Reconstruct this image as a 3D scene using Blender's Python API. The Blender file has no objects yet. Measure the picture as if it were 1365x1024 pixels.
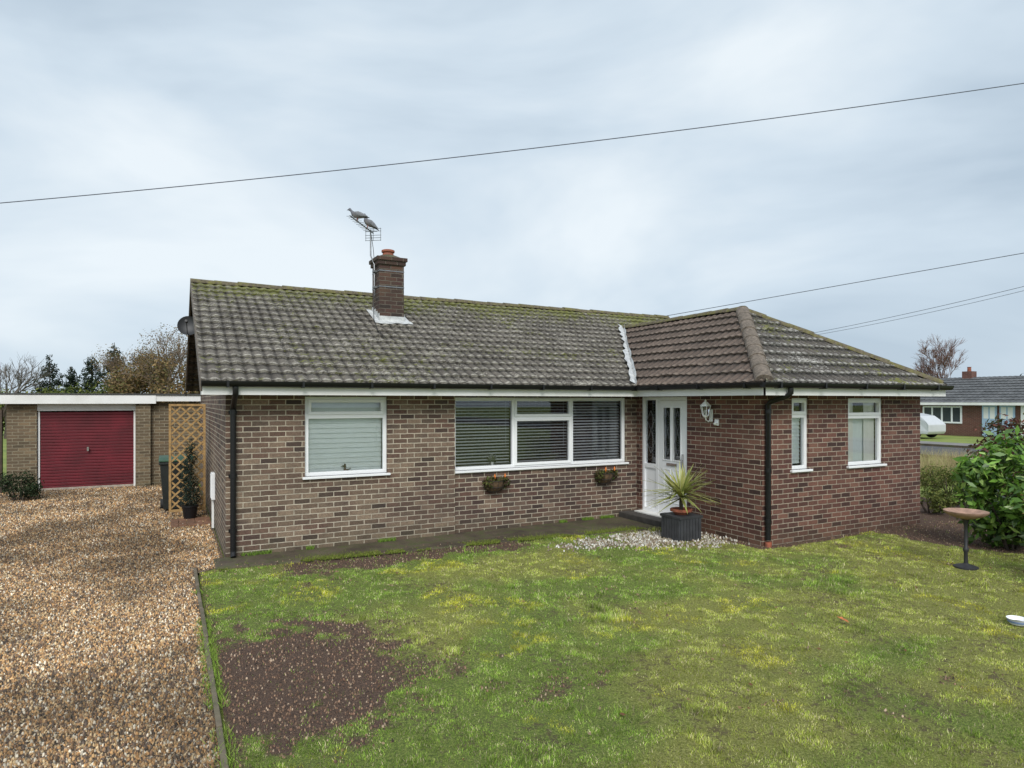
import bpy, bmesh, math, random
import numpy as np
from mathutils import Vector, Matrix
random.seed(7); RNG=np.random.default_rng(11)
S=bpy.context.scene; COL=S.collection
H=2.15; FPX=870.0; HZ=535.0; YAW=math.radians(27.7)
CS,SN=math.cos(YAW),math.sin(YAW)
def atd(px,py,d):
    l=(px-682)/FPX*d; return Vector((SN*d+CS*l, CS*d-SN*l, H-(py-HZ)/FPX*d))
def gnd(px,py): return atd(px,py,FPX*H/(py-HZ))
# ------------------------------------------------------------ materials
class NT:
    def __init__(s,name):
        s.m=bpy.data.materials.new(name); s.m.use_nodes=True; s.t=s.m.node_tree; s.t.nodes.clear()
        s.o=s.n('ShaderNodeOutputMaterial'); s.b=s.n('ShaderNodeBsdfPrincipled'); s.l(s.b.outputs[0],s.o.inputs[0])
        s.geo=s.n('ShaderNodeNewGeometry'); s.pos=s.geo.outputs['Position']
    def n(s,k,**kw):
        x=s.t.nodes.new(k)
        for a,v in kw.items(): setattr(x,a,v)
        return x
    def l(s,a,b): s.t.links.new(a,b)
    def val(s,sock,v):
        if hasattr(v,'is_linked') or isinstance(v,bpy.types.NodeSocket): s.l(v,sock)
        else: sock.default_value=v
    def noise(s,scale,detail=4,rough=.55,vec=None,dist=0):
        x=s.n('ShaderNodeTexNoise'); x.inputs['Scale'].default_value=scale; x.inputs['Detail'].default_value=detail
        x.inputs['Roughness'].default_value=rough; x.inputs['Distortion'].default_value=dist
        s.l(vec or s.pos,x.inputs['Vector']); return x.outputs['Fac']
    def ramp(s,f,stops,interp='LINEAR'):
        x=s.n('ShaderNodeValToRGB'); r=x.color_ramp; r.interpolation=interp
        while len(r.elements)<len(stops): r.elements.new(.5)
        for e,(p,c) in zip(r.elements,stops):
            e.position=p; e.color=(c if len(c)==4 else (*c,1)) if isinstance(c,tuple) else (c,c,c,1)
        s.l(f,x.inputs[0]); return x.outputs[0]
    def maprange(s,f,a,b,c=0.0,d=1.0):
        x=s.n('ShaderNodeMapRange'); s.l(f,x.inputs[0])
        for i,v in enumerate((a,b,c,d)): x.inputs[i+1].default_value=v
        return x.outputs[0]
    def mix(s,f,a,b,mode='MIX'):
        x=s.n('ShaderNodeMixRGB',blend_type=mode)
        for i,v in enumerate((f,a,b)):
            if isinstance(v,tuple) and len(v)==3: v=(*v,1)
            s.val(x.inputs[i],v)
        return x.outputs[0]
    def math(s,op,a,b=0.0,clamp=False):
        x=s.n('ShaderNodeMath',operation=op,use_clamp=clamp); s.val(x.inputs[0],a); s.val(x.inputs[1],b); return x.outputs[0]
    def bump(s,h,st=.4,dist=.01):
        x=s.n('ShaderNodeBump'); x.inputs['Strength'].default_value=st; x.inputs['Distance'].default_value=dist
        s.l(h,x.inputs['Height']); s.l(x.outputs[0],s.b.inputs['Normal'])
    def col(s,c): s.val(s.b.inputs['Base Color'],(*c,1) if isinstance(c,tuple) and len(c)==3 else c)
    def rough(s,r): s.val(s.b.inputs['Roughness'],r)
def sc(c,k): return tuple(min(1,v*k) for v in c)
def plain(name,c,rough=.6,var=.2,scale=8,bump=.15,metal=0,dirt=None):
    m=NT(name); f=m.noise(scale,5); base=m.ramp(f,[(.3,sc(c,1-var)),(.7,sc(c,1+var))])
    if dirt: base=m.mix(m.ramp(m.noise(scale*.35,6,.65),[(.45,0.0),(.7,.7)]),base,dirt)
    m.col(base); m.rough(rough); m.b.inputs['Metallic'].default_value=metal
    if bump: m.bump(m.noise(scale*8,4),bump,.004)
    return m.m
def vcol(name,rough=.7,spec=.3,trans=0,dk=.5):
    m=NT(name); a=m.n('ShaderNodeAttribute',attribute_name='Col'); m.col(m.mix(m.math('MULTIPLY',m.noise(30,3),dk),a.outputs['Color'],sc((.03,.025,.015),1)))
    m.rough(rough); m.b.inputs['Specular IOR Level'].default_value=spec
    if trans:
        t=m.n('ShaderNodeBsdfTranslucent'); m.l(a.outputs['Color'],t.inputs[0]); mx=m.n('ShaderNodeMixShader'); mx.inputs[0].default_value=trans
        m.l(m.b.outputs[0],mx.inputs[1]); m.l(t.outputs[0],mx.inputs[2]); m.l(mx.outputs[0],m.o.inputs[0])
    return m.m
def brick(name,cols,mortar,stain=None,stainamt=.5,green=.5,local=False,ms=.0072):
    m=NT(name); sp=m.n('ShaderNodeSeparateXYZ'); m.l(m.pos,sp.inputs[0]); sn=m.n('ShaderNodeSeparateXYZ'); m.l(m.geo.outputs['True Normal'],sn.inputs[0])
    ax=m.math('GREATER_THAN',m.math('ABSOLUTE',sn.outputs[0]),.5)
    mv=m.n('ShaderNodeMix'); m.l(ax,mv.inputs[0]); m.l(sp.outputs[0],mv.inputs[2]); m.l(sp.outputs[1],mv.inputs[3])
    nz=m.noise(9,3); off=m.math('MULTIPLY',m.math('SUBTRACT',nz,.5),.012)
    cb=m.n('ShaderNodeCombineXYZ'); m.l(m.math('ADD',mv.outputs[0],off),cb.inputs[0]); m.l(m.math('ADD',sp.outputs[2],off),cb.inputs[1])
    b=m.n('ShaderNodeTexBrick'); m.l(cb.outputs[0],b.inputs['Vector'])
    b.inputs['Color1'].default_value=(0,0,0,1); b.inputs['Color2'].default_value=(1,1,1,1); b.inputs['Mortar'].default_value=(.5,.5,.5,1)
    b.inputs['Scale'].default_value=1; b.inputs['Mortar Size'].default_value=ms; b.inputs['Mortar Smooth'].default_value=.15
    b.inputs['Brick Width'].default_value=.225; b.inputs['Row Height'].default_value=.075
    k=len(cols); bc=m.ramp(b.outputs['Color'],[((i+.02)/(k-1) if i else 0,c) for i,c in enumerate(cols)])
    if stain:
        sf=m.math('MULTIPLY',m.ramp(m.noise(1.3,4,.65),[(.36,0.0),(.58,1.0)]),stainamt)
        if local: sf=m.math('MULTIPLY',m.math('MULTIPLY',sf,m.maprange(sp.outputs[0],3.4,5.0,1.0,.25)),m.maprange(sp.outputs[2],.7,2.0,1.0,.35))
        bc=m.mix(sf,bc,m.ramp(b.outputs['Color'],[(0.0,sc(stain,.35)),(.5,stain),(1.0,sc(stain,1.3))]))
    bc=m.mix(.7,bc,m.ramp(m.noise(75,5,.8),[(.3,.12),(.7,.88)]),'OVERLAY')
    mo=m.mix(m.ramp(m.noise(6,5,.7),[(.38,0.0),(.7,.8)]),mortar,sc(mortar,.45))
    c=m.mix(b.outputs['Fac'],bc,mo)
    gz=m.ramp(sp.outputs[2],[(0.0,1.0),(.3,0.0)]); c=m.mix(m.math('MULTIPLY',m.math('MULTIPLY',gz,green),m.noise(12,4)),c,(.05,.06,.02))
    # broad weathering streaks of damp
    c=m.mix(m.math('MULTIPLY',m.ramp(m.noise(.8,6,.7),[(.45,0.0),(.7,1.0)]),.35),c,sc(cols[0],.9))
    m.col(c); m.rough(.85)
    h=m.math('ADD',m.math('MULTIPLY',m.math('SUBTRACT',1.0,b.outputs['Fac']),1.0),m.math('MULTIPLY',m.noise(120,4),.5)); m.bump(h,.8,.008)
    return m.m
def tilemat(name,c0,c1,lichen,moss,lich_c=(.42,.41,.37),moss_c=(.15,.155,.03),ridge=None,edge=.5,valley=.6):
    m=NT(name); uv=m.n('ShaderNodeUVMap'); fl=m.n('ShaderNodeVectorMath',operation='FLOOR'); m.l(uv.outputs[0],fl.inputs[0])
    wn=m.n('ShaderNodeTexWhiteNoise',noise_dimensions='2D'); m.l(fl.outputs[0],wn.inputs['Vector'])
    c=m.mix(wn.outputs['Value'],c0,c1)
    c=m.mix(m.ramp(m.noise(1.2,5,.6),[(.35,0.0),(.7,.5)]),c,sc(c0,.55))
    c=m.mix(.8,c,m.ramp(m.noise(35,6,.85),[(.32,.08),(.68,.95)]),'OVERLAY')
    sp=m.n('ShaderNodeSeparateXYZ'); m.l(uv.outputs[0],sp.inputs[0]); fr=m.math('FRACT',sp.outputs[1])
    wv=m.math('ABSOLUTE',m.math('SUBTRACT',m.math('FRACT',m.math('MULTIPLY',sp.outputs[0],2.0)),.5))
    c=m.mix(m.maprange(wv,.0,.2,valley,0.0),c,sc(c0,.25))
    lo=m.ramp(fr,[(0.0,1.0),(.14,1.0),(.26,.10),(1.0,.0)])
    crest=m.maprange(wv,.08,.3,0.1,1.0)
    c=m.mix(m.math('MULTIPLY',m.math('MULTIPLY',lo,crest),m.math('MULTIPLY',m.ramp(m.noise(11,6,.8),[(.40,.05),(.55,1.0)]),edge)),c,lich_c)
    lf=m.ramp(m.math('ADD',m.noise(26,7,.82),m.math('MULTIPLY',m.noise(1.5,3),.35)),[(lichen,0.0),(lichen+.04,1.0)])
    c=m.mix(m.math('MULTIPLY',lf,.85),c,lich_c)
    mn_=m.math('ADD',m.noise(10,7,.82),m.math('MULTIPLY',m.noise(.9,3),.40))
    if ridge:
        g=m.n('ShaderNodeSeparateXYZ'); m.l(m.pos,g.inputs[0]); mn_=m.math('ADD',mn_,m.maprange(g.outputs[2],ridge[0],ridge[1],0.0,.17))
    mf=m.ramp(mn_,[(moss,0.0),(min(1,moss+.05),1.0)])
    c=m.mix(m.math('MULTIPLY',mf,.9),c,moss_c)
    c=m.mix(m.ramp(fr,[(.66,0.0),(.92,.95)]),c,(.008,.008,.007))  # course shadow below the next tile's lip, painted into the colour
    m.col(c); m.rough(.9); m.bump(m.noise(45,6,.7),.7,.012); return m.m
BR=brick('brown_brick',[(.045,.03,.027),(.105,.056,.044),(.145,.076,.056),(.065,.044,.038),(.16,.10,.075),(.225,.155,.11)],(.56,.49,.38),(.20,.148,.10),.75,local=True)
BRW=brick('dark_brick',[(.045,.022,.02),(.12,.046,.036),(.08,.033,.028),(.15,.06,.045),(.18,.08,.058)],(.46,.39,.30),(.16,.09,.06),.3,ms=.006)
BRC=brick('chimney_brick',[(.035,.023,.019),(.09,.042,.032),(.06,.03,.025),(.13,.06,.04)],(.18,.155,.12),(.065,.06,.033),.5,0)
BRG=brick('garage_brick',[(.10,.075,.045),(.18,.125,.075),(.13,.09,.055),(.25,.175,.10)],(.38,.33,.23),(.12,.10,.06),.4)
BRR=brick('red_brick',[(.13,.05,.038),(.17,.065,.048),(.11,.04,.033)],(.26,.21,.17))
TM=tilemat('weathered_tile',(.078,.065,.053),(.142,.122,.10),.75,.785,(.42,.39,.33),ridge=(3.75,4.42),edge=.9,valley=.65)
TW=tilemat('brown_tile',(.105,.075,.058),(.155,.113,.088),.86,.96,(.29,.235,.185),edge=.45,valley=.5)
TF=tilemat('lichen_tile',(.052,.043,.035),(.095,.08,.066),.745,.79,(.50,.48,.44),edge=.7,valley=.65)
TG=tilemat('grey_tile',(.11,.115,.12),(.15,.155,.16),.95,1.2,edge=.1,valley=.3)
RIDGE=plain('ridge_tile',(.12,.10,.065),.9,.5,24,.8,dirt=(.19,.185,.03))
HIP=plain('hip_tile',(.175,.14,.11),.9,.5,26,.9,dirt=(.09,.075,.055))
WHITE=plain('white_upvc',(.86,.87,.88),.3,.02,3,0)
WHITED=plain('white_paint',(.84,.84,.82),.55,.04,3,.05,dirt=(.68,.67,.62))
BLACK=plain('black_plastic',(.006,.006,.007),.42,.2,5,0)
LEAD=plain('lead',(.50,.51,.51),.6,.3,14,.5,dirt=(.66,.66,.64))
TERRA=plain('terracotta',(.34,.10,.055),.75,.25,12,.3,dirt=(.12,.07,.05))
METAL=plain('grey_metal',(.22,.23,.24),.45,.2,10,0,metal=.7)
DARKM=plain('dark_metal',(.03,.03,.033),.5,.2,10,0)
CHROME=plain('chrome',(.6,.6,.6),.2,.1,10,0,metal=1)
WOODL=plain('trellis_wood',(.40,.25,.10),.8,.3,20,.3)
WOODD=plain('fence_wood',(.07,.05,.035),.85,.35,10,.4)
BARK=plain('bark',(.085,.065,.05),.95,.35,10,.5)
TWIG=plain('twig',(.20,.145,.11),.95,.3,3,0)
TWIGR=plain('reddish_twig',(.17,.10,.085),.95,.3,3,0)
TWIGG=plain('grey_twig',(.14,.12,.105),.95,.3,3,0)
LEAF=vcol('leaf_glossy',.35,.5,.2,.25); LEAFM=vcol('leaf_matt',.75,.2,.2)
STONE=vcol('stones',.75,.35); FEATH=vcol('feathers',.8,.2)
GRASS=vcol('grass_blades',.8,.15,0,.15)
def concmat():
    m=NT('concrete'); base=m.ramp(m.noise(2.5,6,.7),[(.3,(.05,.038,.026)),(.5,(.10,.078,.052)),(.72,(.16,.13,.09))]); base=m.mix(m.ramp(m.noise(5,7,.8),[(.46,0.0),(.58,.85)]),base,(.06,.072,.02))
    base=m.mix(m.ramp(m.noise(1.4,5,.7),[(.5,0.0),(.62,.7)]),base,(.045,.03,.022))
    base=m.mix(.6,base,m.ramp(m.noise(80,5,.8),[(.3,.2),(.7,.85)]),'OVERLAY'); m.col(base); m.rough(.8); m.bump(m.noise(60,6,.7),.6,.01); return m.m
CONC=concmat()
CONCG=plain('concrete_step',(.055,.05,.045),.8,.35,6,.5)
SLATE=plain('slate_tub',(.045,.047,.052),.6,.25,8,.25)
BOWL=plain('bowl_stone',(.36,.22,.16),.7,.3,14,.4)
BLUE=plain('pale_blue_paint',(.38,.53,.70),.5,.08,3,0)
CURT=plain('curtain_cloth',(.90,.90,.84),.9,.05,6,0)
SLAT=plain('blind_slats',(.62,.65,.66),.5,.05,6,0)
BLND=plain('pale_blind',(.86,.93,.91),.7,.03,6,0)
CARP=plain('car_paint',(.55,.57,.59),.2,.03,3,0)
RUB=plain('rubber',(.02,.02,.02),.8,.2,8,0)
ASPH=plain('asphalt',(.075,.075,.078),.9,.2,3,.4)
FELT=plain('roof_felt',(.06,.06,.058),.9,.3,4,.4)
BLUEP=plain('blue_plastic',(.2,.3,.55),.4,.1,5,0)
COIR=plain('coir_liner',(.12,.075,.04),.95,.4,30,.6)
ORANGE=plain('orange_petal',(.75,.22,.04),.6,.15,20,0)
BROWNO=plain('brown_glaze',(.09,.05,.03),.4,.3,20,.2)
DOORR=plain('red_door_paint',(.13,.006,.014),.6,.3,2,.1)
def glass(name,tint=.95,base=.05):
    m=NT(name); g=m.n('ShaderNodeBsdfGlossy'); g.inputs['Roughness'].default_value=.015; g.inputs['Color'].default_value=(.95,.97,1,1)
    t=m.n('ShaderNodeBsdfTransparent'); t.inputs[0].default_value=(tint,tint,tint*1.01,1)
    fr=m.n('ShaderNodeFresnel'); fr.inputs[0].default_value=1.5; 
    f=m.math('ADD',m.math('MULTIPLY',fr.outputs[0],1.1),base,True); mx=m.n('ShaderNodeMixShader'); m.l(f,mx.inputs[0]); m.l(t.outputs[0],mx.inputs[1]); m.l(g.outputs[0],mx.inputs[2]); m.l(mx.outputs[0],m.o.inputs[0])
    bn=m.n('ShaderNodeBump'); bn.inputs['Strength'].default_value=.05; m.l(m.noise(1.5,2),bn.inputs['Height']); m.l(bn.outputs[0],g.inputs['Normal']); return m.m
GLASS=glass('window_glass'); 
# ------------------------------------------------------------ mesh builder
class MB:
    def __init__(s): s.v=[]; s.f=[]
    def add(s,vs,fs):
        b=len(s.v); s.v+= [tuple(v) for v in vs]; s.f+=[tuple(b+i for i in f) for f in fs]; return s
    def box(s,x0,y0,z0,x1,y1,z1):
        return s.add([(x0,y0,z0),(x1,y0,z0),(x1,y1,z0),(x0,y1,z0),(x0,y0,z1),(x1,y0,z1),(x1,y1,z1),(x0,y1,z1)],
            [(0,3,2,1),(4,5,6,7),(0,1,5,4),(1,2,6,5),(2,3,7,6),(3,0,4,7)])
    def lbox(s,F,u0,u1,n0,n1,z0,z1):
        P=lambda u,n,z:(F[0]+u*F[2]+n*F[4],F[1]+u*F[3]+n*F[5],z)
        return s.add([P(u0,n0,z0),P(u1,n0,z0),P(u1,n1,z0),P(u0,n1,z0),P(u0,n0,z1),P(u1,n0,z1),P(u1,n1,z1),P(u0,n1,z1)],
            [(0,3,2,1),(4,5,6,7),(0,1,5,4),(1,2,6,5),(2,3,7,6),(3,0,4,7)])
    def prism(s,poly,d):
        n=len(poly); d=Vector(d); a=[Vector(p) for p in poly]; b=[p+d for p in a]
        return s.add(a+b,[tuple(range(n)),tuple(range(2*n-1,n-1,-1))]+[(i,(i+1)%n,n+(i+1)%n,n+i) for i in range(n)])
    def extr(s,F,prof,u0,u1):
        P=lambda u,n,z:(F[0]+u*F[2]+n*F[4],F[1]+u*F[3]+n*F[5],z)
        return s.prism([P(u0,n,z) for n,z in prof],Vector(P(u1,0,0))-Vector(P(u0,0,0)))
    def tube(s,pts,r,n=6,cap=True):
        pts=[Vector(p) for p in pts]; k=len(pts); rs=r if isinstance(r,(list,tuple)) else [r]*k; vs=[];fs=[]
        prev=None
        for i,p in enumerate(pts):
            t=(pts[min(i+1,k-1)]-pts[max(i-1,0)]).normalized()
            if prev is None: a=t.orthogonal().normalized()
            else:
                a=prev-t*prev.dot(t); a=a.normalized() if a.length>1e-6 else t.orthogonal().normalized()
            prev=a; b=t.cross(a)
            for j in range(n):
                q=2*math.pi*j/n; vs.append(p+(a*math.cos(q)+b*math.sin(q))*rs[i])
        for i in range(k-1):
            for j in range(n): fs.append((i*n+j,i*n+(j+1)%n,(i+1)*n+(j+1)%n,(i+1)*n+j))
        if cap: fs.append(tuple(range(n-1,-1,-1))); fs.append(tuple((k-1)*n+j for j in range(n)))
        return s.add(vs,fs)
    def lathe(s,c,prof,n=20,M=None):
        vs=[];fs=[];k=len(prof)
        for r,z in prof:
            for j in range(n):
                q=2*math.pi*j/n; v=Vector((r*math.cos(q),r*math.sin(q),z))
                if M: v=M@v
                vs.append(v+Vector(c))
        for i in range(k-1):
            for j in range(n): fs.append((i*n+j,i*n+(j+1)%n,(i+1)*n+(j+1)%n,(i+1)*n+j))
        fs.append(tuple(range(n-1,-1,-1))); fs.append(tuple((k-1)*n+j for j in range(n)))
        return s.add(vs,fs)
    def build(s,name,mat,parent=None,smooth=False,recalc=True,bevel=0,lab=None):
        me=bpy.data.meshes.new(name); me.from_pydata(s.v,[],s.f)
        if recalc:
            bm=bmesh.new(); bm.from_mesh(me); bmesh.ops.recalc_face_normals(bm,faces=bm.faces)
            if smooth:
                for e in bm.edges:
                    if len(e.link_faces)==2 and e.calc_face_angle(0)>.7: e.smooth=False
            bm.to_mesh(me); bm.free()
        if smooth: me.polygons.foreach_set('use_smooth',[True]*len(me.polygons))
        me.materials.append(mat); o=bpy.data.objects.new(name,me); COL.objects.link(o)
        if bevel:
            b=o.modifiers.new('bevel','BEVEL'); b.width=bevel; b.segments=2; b.limit_method='ANGLE'
        attach(o,parent)
        if lab: o['label']=lab
        return o
def attach(o,parent):
    if parent is not None:
        o.parent=parent
        if parent.type=='EMPTY': o.matrix_parent_inverse=Matrix.Translation(-Vector(parent.location))
def thing(name,label,cat,loc,group=None):
    o=bpy.data.objects.new(name,None); o.empty_display_size=.1; COL.objects.link(o); o.location=loc; o['label']=label; o['category']=cat
    if group:o['group']=group
    return o
def tag(o,label,cat,group=None,kind=None):
    o['label']=label; o['category']=cat
    if group:o['group']=group
    if kind:o['kind']=kind
    return o
def struct(o): o['kind']='structure'; return o
def fast(name,V,loops,totals,mat,colors=None,parent=None,smooth=False):
    me=bpy.data.meshes.new(name); V=np.asarray(V,dtype=np.float32); loops=np.asarray(loops,dtype=np.int32).ravel(); totals=np.asarray(totals,dtype=np.int32)
    me.vertices.add(len(V)); me.vertices.foreach_set('co',V.ravel()); me.loops.add(len(loops)); me.loops.foreach_set('vertex_index',loops)
    me.polygons.add(len(totals)); st=np.concatenate([[0],np.cumsum(totals)[:-1]]).astype(np.int32); me.polygons.foreach_set('loop_start',st)
    me.update(calc_edges=True); me.validate()
    if colors is not None:
        a=me.color_attributes.new('Col','FLOAT_COLOR','POINT'); c=np.ones((len(V),4),dtype=np.float32); c[:,:3]=colors; a.data.foreach_set('color',c.ravel())
    if smooth: me.polygons.foreach_set('use_smooth',[True]*len(me.polygons))
    me.materials.append(mat); o=bpy.data.objects.new(name,me); COL.objects.link(o); attach(o,parent); return o
# value noise
LAT=RNG.random((257,257))
def vn(x,y,s,o=0):
    x=np.asarray(x)*s+o*17.3+500; y=np.asarray(y)*s+o*9.1+500; xi=np.floor(x).astype(int); yi=np.floor(y).astype(int); fx=x-xi; fy=y-yi
    fx=fx*fx*(3-2*fx); fy=fy*fy*(3-2*fy); a=LAT[xi%256,yi%256]; b=LAT[(xi+1)%256,yi%256]; c=LAT[xi%256,(yi+1)%256]; d=LAT[(xi+1)%256,(yi+1)%256]
    return (a*(1-fx)+b*fx)*(1-fy)+(c*(1-fx)+d*fx)*fy
def fbm(x,y,s,o=0): return (vn(x,y,s,o)+.5*vn(x,y,s*2.1,o+1)+.25*vn(x,y,s*4.3,o+2)+.13*vn(x,y,s*9,o+3))/1.88
def ss(a,b,x): t=np.clip((x-a)/(b-a),0,1); return t*t*(3-2*t)
# ------------------------------------------------------------ dimensions
X0,X1,WX=.68,11.70,7.77; YF,YW,YB=9.70,6.83,17.76; ZS=2.235
FM=(0,YF,1,0,0,-1); FR=(0,YF+.07,1,0,0,-1); FW=(0,YW,1,0,0,-1); FS=(WX,0,0,1,-1,0); FG=(0,19.0,1,0,0,-1)
def fx(px,Y):
    t=(px-682)/FPX; return Y*(SN+CS*t)/(CS-SN*t)
def fz(px,py,Y):
    t=(px-682)/FPX; d=Y/(CS-SN*t); return H-(py-HZ)/FPX*d
# ------------------------------------------------------------ house
house=thing('brick_bungalow','low brown brick bungalow with mossy tiled roof, chimney and hipped wing with white front door','house',(6,12,0))
def wallrect(mb,F,u0,u1,z0,z1,holes,th=.25):
    us=sorted({u0,u1,*[h[0] for h in holes],*[h[1] for h in holes]}); zs=sorted({z0,z1,*[h[2] for h in holes],*[h[3] for h in holes]})
    for a,b in zip(us[:-1],us[1:]):
        col=[]
        for c,d in zip(zs[:-1],zs[1:]):
            um,zm=(a+b)/2,(c+d)/2
            if any(h[0]<um<h[1] and h[2]<zm<h[3] for h in holes): continue
            if col and abs(col[-1][1]-c)<1e-6: col[-1][1]=d
            else: col.append([c,d])
        for c,d in col: mb.lbox(F,a,b,-th,0,c,d)
W1=(fx(406,YF),fx(516,YF),1.06,2.22)
WL=(4.06,fx(834,YF+.07),1.02,2.215)
DR=(8.42,9.63,.13,2.23)
N1=(fx(1055,YW),fx(1078,YW),1.10,2.20); N2=(fx(1130,YW),fx(1177,YW),1.10,2.20)
w=MB(); wallrect(w,FM,X0,4.06,-.05,2.36,[W1]); 
w.build('wall',BR,house)
w=MB(); wallrect(w,FR,4.06,WX,-.05,2.34,[WL]); w.build('wall',BR,house)
w=MB(); wallrect(w,FW,WX,X1,-.05,2.36,[N1,N2]); wallrect(w,FS,YW+.25,YF+.07,-.05,2.34,[DR]); w.box(X1-.25,YW+.25,-.05,X1,YF,2.34)
w.build('wall',BRW,house)
RZ=2.40; TAN=.452; YR=13.73; YE=9.33; RUN=YR-YE; ZR=RZ+RUN*TAN; VX0,VX1=.36,11.95
w=MB()
for x in (X0,X1-.25):
    w.prism([(x,YF+.25 if x==X0 else YF,-.05),(x,YB-.25,-.05),(x,YB-.25,2.30),(x,YR,ZR-.09),(x,YF+.25 if x==X0 else YF,2.46)],(.25,0,0))
w.box(X0,YB-.25,-.05,X1,YB,2.34); w.build('wall',BR,house)
# roofs
def tiles(name,O,U,V,vlen,umin,umax,mat,courses,parent,per=.16,amp=.020,lip=.036,spp=8,tw=.32):
    O,U,V=map(lambda a:np.array(a,float),(O,U,V)); N=np.cross(U,V); g=vlen/courses
    ul=max(umax(v) for v in np.linspace(0,vlen,9)); u_=min(umin(v) for v in np.linspace(0,vlen,9)); 
    us=np.arange(math.floor(u_/per)*per,ul+per,per/spp); n=len(us); Vs=[];F=[];UV=[]
    for k in range(courses):
        v0=k*g; v1=min((k+1)*g+.015,vlen)
        jit=RNG.normal(0,.005,400); base=(us/tw).astype(int)%400; jv=RNG.normal(0,.005,400)
        wave=amp*(1-np.abs(np.sin(np.pi*us/per))**2.6)
        rows=[(v0,wave-.012,0.0),(v0,wave+lip+jit[base],0.02),(v0,wave+lip+jit[base],0.02),(v1,wave+.004,.98)]
        b=sum(len(a) for a in Vs)
        for ri,(v,h,fv) in enumerate(rows):
            uc=np.clip(us,umin(v),umax(v)); vv=v+(jv[base] if ri<3 and k else 0*us); Vs.append(O+uc[:,None]*U+vv[:,None]*V+h[:,None]*N); UV.append(np.stack([us/tw,np.full(n,k+fv)],1))
        for r in (0,2):
            i=np.arange(n-1); a=b+r*n+i; F.append(np.stack([a,a+1,a+1+n,a+n],1))
    V_=np.concatenate(Vs); F=np.concatenate(F); UV=np.concatenate(UV)
    ar=np.linalg.norm(np.cross(V_[F[:,2]]-V_[F[:,0]],V_[F[:,3]]-V_[F[:,1]]),axis=1); F=F[ar>1e-6]
    o=fast(name,V_,F,np.full(len(F),4),mat,None,parent,True)
    l=o.data.uv_layers.new(name='UVMap'); idx=np.zeros(len(o.data.loops),dtype=np.int32); o.data.loops.foreach_get('vertex_index',idx); l.data.foreach_set('uv',UV[idx].ravel().astype(np.float32))
    return o
L=math.hypot(1,TAN); c,s_=1/L,TAN/L; VL=RUN*L
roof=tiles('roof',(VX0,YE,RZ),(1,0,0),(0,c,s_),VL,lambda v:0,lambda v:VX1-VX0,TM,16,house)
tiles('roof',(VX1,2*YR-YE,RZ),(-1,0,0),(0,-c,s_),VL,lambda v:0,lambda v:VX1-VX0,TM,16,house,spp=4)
WE0,WE1,WYE=7.42,11.84,6.48; WM=(WE0+WE1)/2; HW=(WE1-WE0)/2; WR=3.88; WT=(WR-RZ)/HW; LW=math.hypot(1,WT); cw,sw=1/LW,WT/LW; WVL=HW*LW
RF=2.46; FT=(WR-RZ)/RF; LF=math.hypot(1,FT); cf,sf_=1/LF,FT/LF; FVL=RF*LF
yv=lambda v: YE+(v*sw)/TAN
YV=13.4
rw=tiles('roof',(WE0,YV,RZ),(0,-1,0),(cw,0,sw),WVL,lambda v:YV-yv(v),lambda v:YV-(WYE+v/WVL*RF),TW,9,house)
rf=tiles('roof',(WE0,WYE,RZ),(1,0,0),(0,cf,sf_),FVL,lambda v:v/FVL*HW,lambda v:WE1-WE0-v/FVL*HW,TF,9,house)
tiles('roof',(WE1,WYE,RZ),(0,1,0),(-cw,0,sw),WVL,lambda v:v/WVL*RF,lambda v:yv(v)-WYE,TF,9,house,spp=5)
def ridge(name,A,B,parent,mat,r=.11,seg=.42,drop=.35):
    A,B=Vector(A),Vector(B); d=(B-A); n=max(2,round(d.length/seg)); t=d.normalized(); side=t.cross(Vector((0,0,1))).normalized(); up=side.cross(t).normalized(); mb=MB()
    for i in range(n):
        p0=A+d*(i/n)-t*.01; p1=A+d*((i+1)/n)+t*.012; j=random.uniform(-.008,.008); vs=[];m=8
        for p,rr in ((p0,r*1.07),(p1,r*.95)):
            for k in range(m+1):
                q=math.pi*k/m; vs.append(p+side*math.cos(q)*rr*1.15+up*(math.sin(q)*rr*.85-drop*r+j))
        fs=[(k,k+1,m+2+k,m+1+k) for k in range(m)]+[tuple(range(m+1)),tuple(range(2*m+1,m,-1))]
        mb.add(vs,fs)
    return mb.build(name,mat,parent,True)
ridge('ridge_tiles',(VX0,YR,ZR+.03),(VX1,YR,ZR+.03),roof,RIDGE,.10)
ridge('ridge_tiles',(WM,WYE+RF-.05,WR+.03),(WM,YE+(WR-RZ)/TAN+.1,WR+.03),rw,RIDGE,.095)
ridge('hip_tiles',(WE0+.05,WYE+.05,RZ+.08),(WM,WYE+RF,WR+.04),rf,HIP,.105)
ridge('hip_tiles',(WE1-.05,WYE+.05,RZ+.07),(WM,WYE+RF,WR+.03),rf,RIDGE,.09)
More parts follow.
